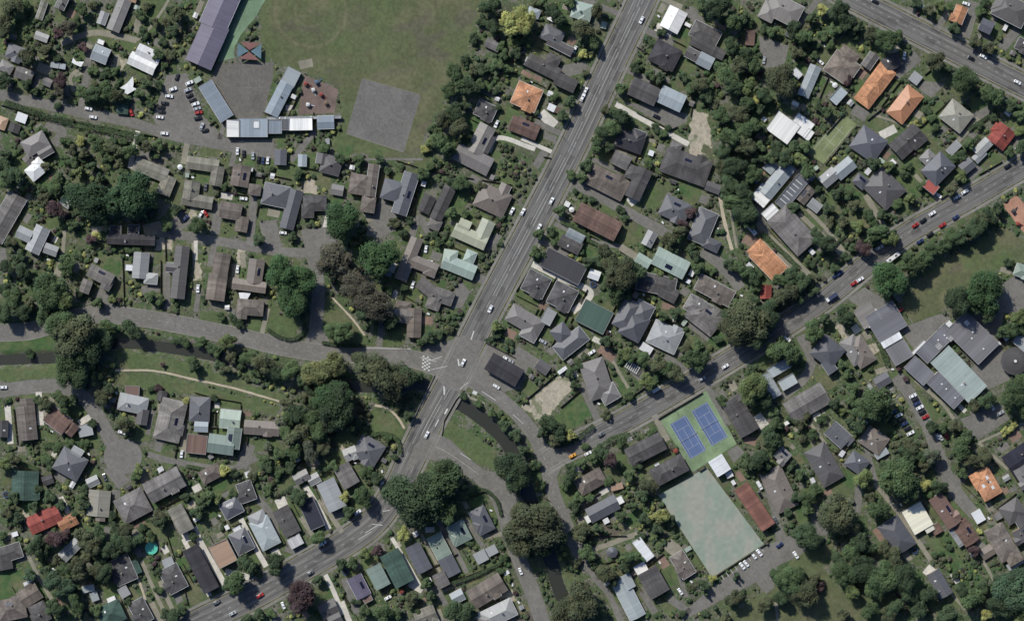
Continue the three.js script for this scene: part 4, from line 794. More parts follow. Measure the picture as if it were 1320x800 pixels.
boxTruck('bus', 1151, 332, -37, 9.2, 2.4, 3.0, '#dcdcda', 'long white bus parked at the kerb beside the school trees', false);
boxTruck('truck', 1072, 383, 145, 7.6, 2.4, 2.9, '#39415c', 'truck with white cab and navy box body on the east road');
boxTruck('truck', 725, 477, -36, 6.2, 2.3, 2.8, '#dadbd9', 'white box truck parked at the edge of the bare sandy section');
boxTruck('van', 846, 502, -30, 5.4, 2.1, 2.5, '#e0e0de', 'white van parked at the kerb of the east road by a drive');
boxTruck('van', 979, 625, 60, 5.6, 2.1, 2.4, '#e0e0de', 'white van parked beside the long brown clubhouse');

// ------------------------------------------------------------------ garden sheds, trampolines, tables: small things around the houses
const mread = () => mk.getImageData(0, 0, W, H).data;
let md = mread();
// a drive from each house to the nearest road
{
  const q = rng(616), hit = (x, y) => md[(Math.max(0, Math.min(H - 1, y | 0)) * W + Math.max(0, Math.min(W - 1, x | 0))) * 4];
  const roadPts = Object.values(ROADS).flatMap((r) => r.line.filter((_, i) => i % 3 === 0).map((p) => [p[0], p[1], r.half]));
  for (const b of buildings.filter((b) => !b.small)) {
    const ca = Math.cos(b.a * D2R), sa = Math.sin(b.a * D2R); let best = null;
    for (const p of roadPts) { const d = Math.hypot(p[0] - b.px, p[1] - b.py) - p[2]; if (d < 75 && (!best || d < best[0])) best = [d, p]; }
    if (!best) continue;
    for (const s of q() < 0.5 ? [1, -1] : [-1, 1]) {
      const ux = (best[1][0] - b.px) / Math.hypot(best[1][0] - b.px, best[1][1] - b.py), uy = (best[1][1] - b.py) / Math.hypot(best[1][0] - b.px, best[1][1] - b.py), off = s * ((Math.abs(ux * ca + uy * sa) > 0.7 ? b.w : b.l) / 2 + 5), x0 = b.px - uy * off - ux * 4, y0 = b.py + ux * off - uy * 4, L = best[0] + 6; let bad = 0;
      for (let d = 0; d < L - 8; d += 3) if (hit(x0 + ux * d, y0 + uy * d) > 60) bad++;
      if (bad > 1 || L < 14) continue;
      drive(['A', 'A', 'G', 'C'][Math.floor(q() * 4)], `${x0.toFixed(1)},${y0.toFixed(1)} ${(x0 + ux * L).toFixed(1)},${(y0 + uy * L).toFixed(1)}`, 6 + q() * 2.5); md = mread(); break;
    }
  }
}
const blocked = (x, y) => x < 2 || y < 2 || x > W - 3 || y > H - 3 || md[((y | 0) * W + (x | 0)) * 4] > 60;
const free = (x, y, r) => !blocked(x, y) && !blocked(x - r, y) && !blocked(x + r, y) && !blocked(x, y - r) && !blocked(x, y + r) && !blocked(x - r * 0.7, y - r * 0.7) && !blocked(x + r * 0.7, y + r * 0.7) && !blocked(x + r * 0.7, y - r * 0.7) && !blocked(x - r * 0.7, y + r * 0.7);
{
  const sheds = 'wlgwlcwgtw', q = rng(404);
  for (const b of buildings.filter((b) => !b.small)) {
    const ca = Math.cos(b.a * D2R), sa = Math.sin(b.a * D2R);
    const spot = (r) => { for (let k = 0; k < 10; k++) { const end = q() < 0.4, sg = q() < 0.5 ? -1 : 1, u = end ? sg * (b.l / 2 + 3 + r * 0.8 + q() * q() * 14) : (q() - 0.5) * b.l, v = end ? (q() - 0.5) * b.w : sg * (b.w / 2 + 2 + r * 0.8 + q() * q() * 14), x = b.px + u * ca - v * sa, y = b.py + u * sa + v * ca; if (free(x, y, r)) return [x, y]; } return null; };
    if (q() < 0.7) { const s = spot(5); if (s) { const c = sheds[Math.floor(q() * sheds.length)]; house(`${c};${q() < 0.5 ? 'G' : 'M'},${s[0].toFixed(1)},${s[1].toFixed(1)},${(5.5 + q() * 4).toFixed(1)},${(4.5 + q() * 2.5).toFixed(1)},${(b.a + (q() < 0.5 ? 90 : 0)).toFixed(0)}`, { name: 'garden_shed', e: 1.9 }); md = mread(); } }
    for (let rep = 0; rep < 2; rep++) if (q() < 0.6) { const s = spot(5); if (s) { const pts = [], l = 6 + q() * 12, w = 5 + q() * 6; for (const [u, v] of [[-l, -w], [l, -w], [l, w], [-l, w]]) pts.push([s[0] + (u * ca - v * sa) / 2, s[1] + (u * sa + v * ca) / 2]); yard(['C', 'G', 'A', 'A', 'B'][Math.floor(q() * 5)], pts.map((p) => p.map((n) => n.toFixed(1)).join(',')).join(' '), 'patio', 0.3); md = mread(); } }
    if (q() < 0.10) { const s = spot(5); if (s) { const t = thing('trampoline', s[0], s[1]); mesh('mat', new THREE.CylinderGeometry(1.6, 1.6, 0.04, 20).translate(0, 0.8, 0), M.black, t); mesh('frame', new THREE.TorusGeometry(1.8, 0.16, 6, 24).rotateX(Math.PI / 2).translate(0, 0.8, 0), surf('#3c5a86', null), t); for (let i = 0; i < 4; i++) mesh('leg', box(0.08, 0.8, 0.08, Math.cos(i * 1.57) * 1.7, 0.4, Math.sin(i * 1.57) * 1.7), M.iron, t); maskPoly([[s[0] - 5, s[1] - 5], [s[0] + 5, s[1] - 5], [s[0] + 5, s[1] + 5], [s[0] - 5, s[1] + 5]]); md = mread(); tag(t, 'round garden trampoline with dark mat', 'trampoline', 'trampolines in back gardens'); } }
    if (q() < 0.45) { const s = spot(3); if (s) { const t = thing('garden_table', s[0], s[1], q() * 90); mesh('table_top', box(1.8, 0.06, 1.0, 0, 0.74, 0), M.white, t); for (const x of [-0.8, 0.8]) for (const z of [-0.42, 0.42]) mesh('leg', box(0.07, 0.71, 0.07, x, 0.355, z), M.white, t); tag(t, 'white garden table', 'table', 'garden tables'); } }
    if (q() < 0.10) { const s = spot(4); if (s) { const t = thing('garden_umbrella', s[0], s[1]); mesh('canopy', new THREE.ConeGeometry(1.7, 0.7, 8).translate(0, 2.5, 0), q() < 0.6 ? M.white : surf('#8d4a3c', wallTex), t); mesh('pole', new THREE.CylinderGeometry(0.04, 0.04, 2.3, 8).translate(0, 1.15, 0), M.wood, t); tag(t, 'open garden umbrella', 'umbrella', 'garden umbrellas'); } }
  }
}

// play equipment on the reddish playground and the bark area
for (const [x, y, a, c] of [[394, 108, 20, '#93483f'], [404, 116, 70, '#cfd0cc'], [414, 122, 35, '#93483f'], [397, 135, 10, '#d8d8d4'], [420, 133, 60, '#7c6a58'], [408, 106, -30, '#5b6f86'], [1306, 272, -40, '#4a4a4c'], [1312, 288, 20, '#9c4a3c']]) {
  const t = thing('climbing_frame', x, y, a), m = surf(c, wallTex); mesh('platform', box(2.2, 0.12, 2.0, 0, 1.4, 0), m, t); for (const u of [-1, 1]) for (const v of [-0.9, 0.9]) mesh('post', box(0.12, 2.3, 0.12, u, 1.15, v), M.wood, t); const sg = box(3.2, 0.08, 0.7); sg.rotateZ(-0.45); sg.translate(2.5, 0.75, 0); mesh('slide', sg, m, t); mesh('canopy', new THREE.ConeGeometry(1.5, 0.8, 4).rotateY(Math.PI / 4).translate(0, 2.7, 0), m, t); tag(t, 'small climbing frame with slide', 'climbing frame', 'play equipment');
}
// street lamps
{ let i = 0; const head = box(0.9, 0.12, 0.3, 1.9, 7.9, 0), arm = box(1.8, 0.09, 0.09, 0.9, 7.85, 0), pole = new THREE.CylinderGeometry(0.07, 0.13, 8, 8).translate(0, 4, 0);
  for (const k of ['main', 'east', 'north_east', 'river_north']) { const l = ROADS[k].line; for (let n = 8; n < l.length - 4; n += 26) { const p = l[n], q2 = l[n + 1], s = i++ % 2 ? 1 : -1, d = Math.hypot(q2[0] - p[0], q2[1] - p[1]), nx = -(q2[1] - p[1]) / d, ny = (q2[0] - p[0]) / d, o = s * (ROADS[k].half + 1.2), x = p[0] + nx * o, y = p[1] + ny * o; if (x < 0 || y < 0 || x > W || y > H || (k === 'main' && y > 440 && y < 600)) continue; const t = thing('street_lamp', x, y, Math.atan2(-ny * s, -nx * s) / D2R); mesh('pole', pole, M.iron, t); mesh('arm', arm, M.iron, t); mesh('lamp_head', head, M.footpath, t); tag(t, 'grey street lamp on a tall pole', 'street lamp', 'street lamps'); } } }
// ------------------------------------------------------------------ fences
const FENCES = 'd 300,189 330,198|d 340,203 420,222|d 425,225 470,200|d 500,203 560,222 660,238|d 0,135 60,150 180,172 300,195|d 550,218 610,232|d 118,362 155,398|d 157,320 160,395|d 207,335 207,398|d 212,285 215,400|d 340,225 326,300|d 390,232 380,300|d 485,216 480,275|d 540,225 532,290|d 660,250 625,340|d 520,380 545,395|d 793,131 865,167|d 865,167 890,155|d 770,222 805,240|d 692,335 755,378|p 684,345 665,375|d 735,290 790,318 822,338|d 806,205 835,218 870,232|d 875,225 925,248|d 885,310 930,335|d 868,192 900,225|p 1045,195 1085,150|d 1105,162 1064,212|d 1118,155 1200,90|d 1180,170 1225,128|d 1260,150 1220,192|d 1170,285 1230,245|d 1262,225 1292,208|d 1080,170 1035,222|d 1040,268 1098,335|d 985,290 1050,360|d 1000,400 1050,370|d 715,590 760,560 800,540|d 672,520 725,475 738,468|d 722,525 748,503|d 613,470 668,500|d 660,450 705,476|d 628,442 682,470|d 620,460 632,452|d 885,505 950,470 1000,440|d 848,540 915,500|d 950,572 913,500|d 1025,430 1045,465|d 1050,408 1085,462|d 1105,430 1130,475|d 1150,505 1120,560|d 1020,560 1060,612|d 850,640 910,602|d 918,745 988,700|d 985,700 1005,685|d 912,603 945,645|d 848,640 916,744|d 1130,650 1200,725|d 1180,640 1250,760|d 1288,665 1320,705|d 1285,655 1310,635|d 1265,575 1300,615|d 200,620 235,590|d 95,585 120,600|d 236,520 225,590|d 272,525 270,595|d 310,520 312,590|d 250,505 275,512 310,518|d 340,590 410,600|d 190,640 215,655|d 215,690 235,750 245,790|d 270,690 300,748|d 345,660 385,730|d 380,640 405,690|d 300,660 345,730|d 440,760 462,800|d 480,735 500,775|d 500,720 520,760|d 545,690 580,745|d 580,680 605,725|d 570,755 650,722|d 610,655 640,700|d 600,645 625,632 640,645|d 30,520 45,590|d 55,590 115,570|d 0,690 35,715 68,775|d 640,715 655,750|d 740,690 830,690|d 745,735 800,720|d 830,770 880,775|d 880,640 850,610|d 700,640 735,660|d 760,640 830,620|d 720,125 700,165|d 690,200 720,205|d 1090,200 1130,235|d 1060,640 1085,690|d 1000,600 1035,650|d 1215,600 1285,665|p 1120,330 1090,372|d 850,400 890,440|d 790,440 760,470|d 860,480 800,520|d 820,100 880,130|d 900,95 890,150|d 960,10 985,50|d 820,60 880,95';
{
  const pm = { d: M.wood, p: M.woodPale }, panelCache = new Map(), extra = [], q = rng(717), bs = buildings.filter((b) => !b.small);
  for (let i = 0; i < bs.length; i++) for (let j = i + 1; j < bs.length; j++) {
    const a = bs[i], b = bs[j], dx = b.px - a.px, dy = b.py - a.py, d = Math.hypot(dx, dy); if (d > 50 || q() < 0.25) continue;
    const mx = (a.px + b.px) / 2, my = (a.py + b.py) / 2; let ang = Math.atan2(dx, -dy), base = a.a * D2R; ang = base + Math.round((ang - base) / (Math.PI / 2)) * Math.PI / 2; const l = 14 + q() * 12; extra.push(`${q() < 0.85 ? 'd' : 'p'} ${(mx - Math.cos(ang) * l).toFixed(1)},${(my - Math.sin(ang) * l).toFixed(1)} ${(mx + Math.cos(ang) * l).toFixed(1)},${(my + Math.sin(ang) * l).toFixed(1)}`);
  }
  for (const f of [...FENCES.split('|'), ...extra.slice(0, 190)]) {
    const k = f[0], pts = pp(f.slice(2)), t = thing('fence', pts[0][0], pts[0][1]); let total = 0;
    for (let i = 1; i < pts.length; i++) {
      const x0 = X(pts[i - 1][0]) - t.position.x, z0 = Z(pts[i - 1][1]) - t.position.z, x1 = X(pts[i][0]) - t.position.x, z1 = Z(pts[i][1]) - t.position.z, l = Math.hypot(x1 - x0, z1 - z0), n = Math.max(1, Math.round(l / 5)), pl = (l / n - 0.14).toFixed(2), a = -Math.atan2(z1 - z0, x1 - x0); total += l;
      if (!panelCache.has(pl)) panelCache.set(pl, mergeGeometries([box(+pl, 1.55, 0.05, 0, 0.85, 0), box(+pl, 0.1, 0.12, 0, 0.5, 0), box(+pl, 0.1, 0.12, 0, 1.3, 0), box(0.12, 1.75, 0.12, +pl / 2 + 0.07, 0.875, 0)]));
      for (let j = 0; j < n; j++) { const u = (j + 0.5) / n; if (md[((pts[i - 1][1] + (pts[i][1] - pts[i - 1][1]) * u | 0) * W + (pts[i - 1][0] + (pts[i][0] - pts[i - 1][0]) * u | 0)) * 4] > 200) continue; const m = mesh('panel', panelCache.get(pl), pm[k], t); m.position.set(x0 + (x1 - x0) * u, 0.02, z0 + (z1 - z0) * u); m.rotation.y = a; }
    }
    if (!t.children.length) { scene.remove(t); continue; }
    const mid = pts[Math.floor(pts.length / 2)];
    tag(t, `${total > 45 ? 'long' : 'short'} ${k === 'd' ? 'dark' : 'pale'} timber boundary fence`, 'fence', 'garden boundary fences');
  }
}

// ------------------------------------------------------------------ trees
// crown of unit radius: lobes covered with leaf-sprig faces
function crown(seed, leaf, count, flat = 0.8, lobesN = 14, shape = 'round') {
  const q = rng(seed), lobes = [];
  for (let i = 0; i < lobesN; i++) {
    const a = q() * Math.PI * 2, rr = Math.sqrt(q()) * (0.60 + (seed % 4) * 0.06), y = shape === 'cone' ? q() * 2.4 : (q() * 1.1 - 0.35) * (1 - rr * 0.55), s = shape === 'cone' ? 1 - y / 2.7 : 1;
    lobes.push({ x: Math.cos(a) * rr * s, y: y * flat, z: Math.sin(a) * rr * s, r: (0.19 + q() * 0.24) * (shape === 'cone' ? 0.5 + s * 0.6 : 1), t: 0.85 + q() * 0.3, h: (q() - 0.5) * 0.14 });
  }
  lobes.push({ x: 0, y: 0.05, z: 0, r: 0.56, t: 0.95, h: 0 });
  const tot = lobes.reduce((s, l) => s + l.r * l.r, 0), pos = [], col = [], nor = [];
  for (const l of lobes) {
    const n = Math.round(count * l.r * l.r / tot);
    for (let i = 0; i < n; i++) {
      const u = q() * 1.75 - 0.75, th = q() * Math.PI * 2, s = Math.sqrt(Math.max(0, 1 - u * u)), inner = i % 4 === 0, d = l.r * (inner ? 0.5 + q() * 0.2 : 0.74 + q() * 0.34);
      const nx = Math.cos(th) * s, ny = u, nz = Math.sin(th) * s, cx = l.x + nx * d, cy = l.y + ny * d * flat, cz = l.z + nz * d;
      const N = new THREE.Vector3(nx + (q() - 0.5) * 0.9, ny + 0.7 + (q() - 0.5) * 0.8, nz + (q() - 0.5) * 0.9).normalize(), T = new THREE.Vector3(q() - 0.5, q() - 0.5, q() - 0.5).cross(N).normalize(), Bt = N.clone().cross(T), z = leaf * (inner ? 1.9 : 0.6 + q() * 0.8);
      const P = (a, b) => [cx + T.x * a * z + Bt.x * b * z, cy + T.y * a * z + Bt.y * b * z, cz + T.z * a * z + Bt.z * b * z];
      const A = P(-1, 0), Bp = P(0, -0.62), C = P(1.05, 0.1), Dp = P(0.05, 0.66); pos.push(...A, ...Bp, ...C, ...A, ...C, ...Dp);
      const v = l.t * (0.78 + q() * 0.44), w = l.h + (q() - 0.5) * 0.10; for (let k = 0; k < 6; k++) col.push(v * (1 + w), v, v * (1 - w * 0.6));
    }
  }
  const g = new THREE.BufferGeometry(); g.setAttribute('position', new THREE.Float32BufferAttribute(pos, 3)); g.setAttribute('color', new THREE.Float32BufferAttribute(col, 3)); g.computeVertexNormals(); return g;
}
function trunkGeo(seed) {
  const q = rng(seed), gs = [new THREE.CylinderGeometry(0.055, 0.10, 1.0, 7).translate(0, 0.5, 0)];
  for (let i = 0; i < 5; i++) { const a = i * 1.26 + q(), g = new THREE.CylinderGeometry(0.018, 0.045, 0.75, 5).translate(0, 0.37, 0); g.rotateZ(0.55 + q() * 0.35); g.rotateY(a); g.translate(0, 0.72 + q() * 0.2, 0); gs.push(g); }
  return mergeGeometries(gs.map((g) => { g.deleteAttribute('uv'); return g; }));
}
const CROWN = { XL: [], L: [], Md: [], S: [], cone: [] };
for (let i = 0; i < 4; i++) { CROWN.XL.push(crown(100 + i, 0.044, 7000, 0.85, 44)); CROWN.L.push(crown(200 + i, 0.072, 2800, 0.8, 22)); CROWN.Md.push(crown(300 + i, 0.11, 1200, 0.85, 13)); CROWN.S.push(crown(400 + i, 0.19, 420, 0.8, 7)); }
for (let i = 0; i < 2; i++) CROWN.cone.push(crown(500 + i, 0.14, 1100, 1.25, 18, 'cone'));
const TRUNKS = [trunkGeo(1), trunkGeo(2), trunkGeo(3)];
const LEAF = { d: [0.037, 0.060, 0.026], D: [0.026, 0.055, 0.022], p: [0.068, 0.064, 0.042], G: [0.040, 0.080, 0.027], g: [0.051, 0.081, 0.031], l: [0.096, 0.126, 0.044], y: [0.24, 0.25, 0.080], o: [0.060, 0.070, 0.033], c: [0.056, 0.034, 0.034], w: [0.135, 0.150, 0.058], b: [0.043, 0.075, 0.038], k: [0.032, 0.052, 0.025], v: [0.070, 0.084, 0.052] };
const LNAME = { d: 'dark green', D: 'very dark evergreen', p: 'brownish', G: 'deep green', g: 'mid green', l: 'light green', y: 'yellow leaved', o: 'olive', c: 'copper leaved', w: 'pale yellowish', b: 'blue green', k: 'dark conical', v: 'grey green' };
const leafMat = {};
for (const k in LEAF) leafMat[k] = [0.85, 1, 1.18].map((f) => new THREE.MeshStandardMaterial({ color: new THREE.Color().setRGB(...LEAF[k].map((v) => v * f)), vertexColors: true, roughness: 0.95, side: THREE.DoubleSide }));
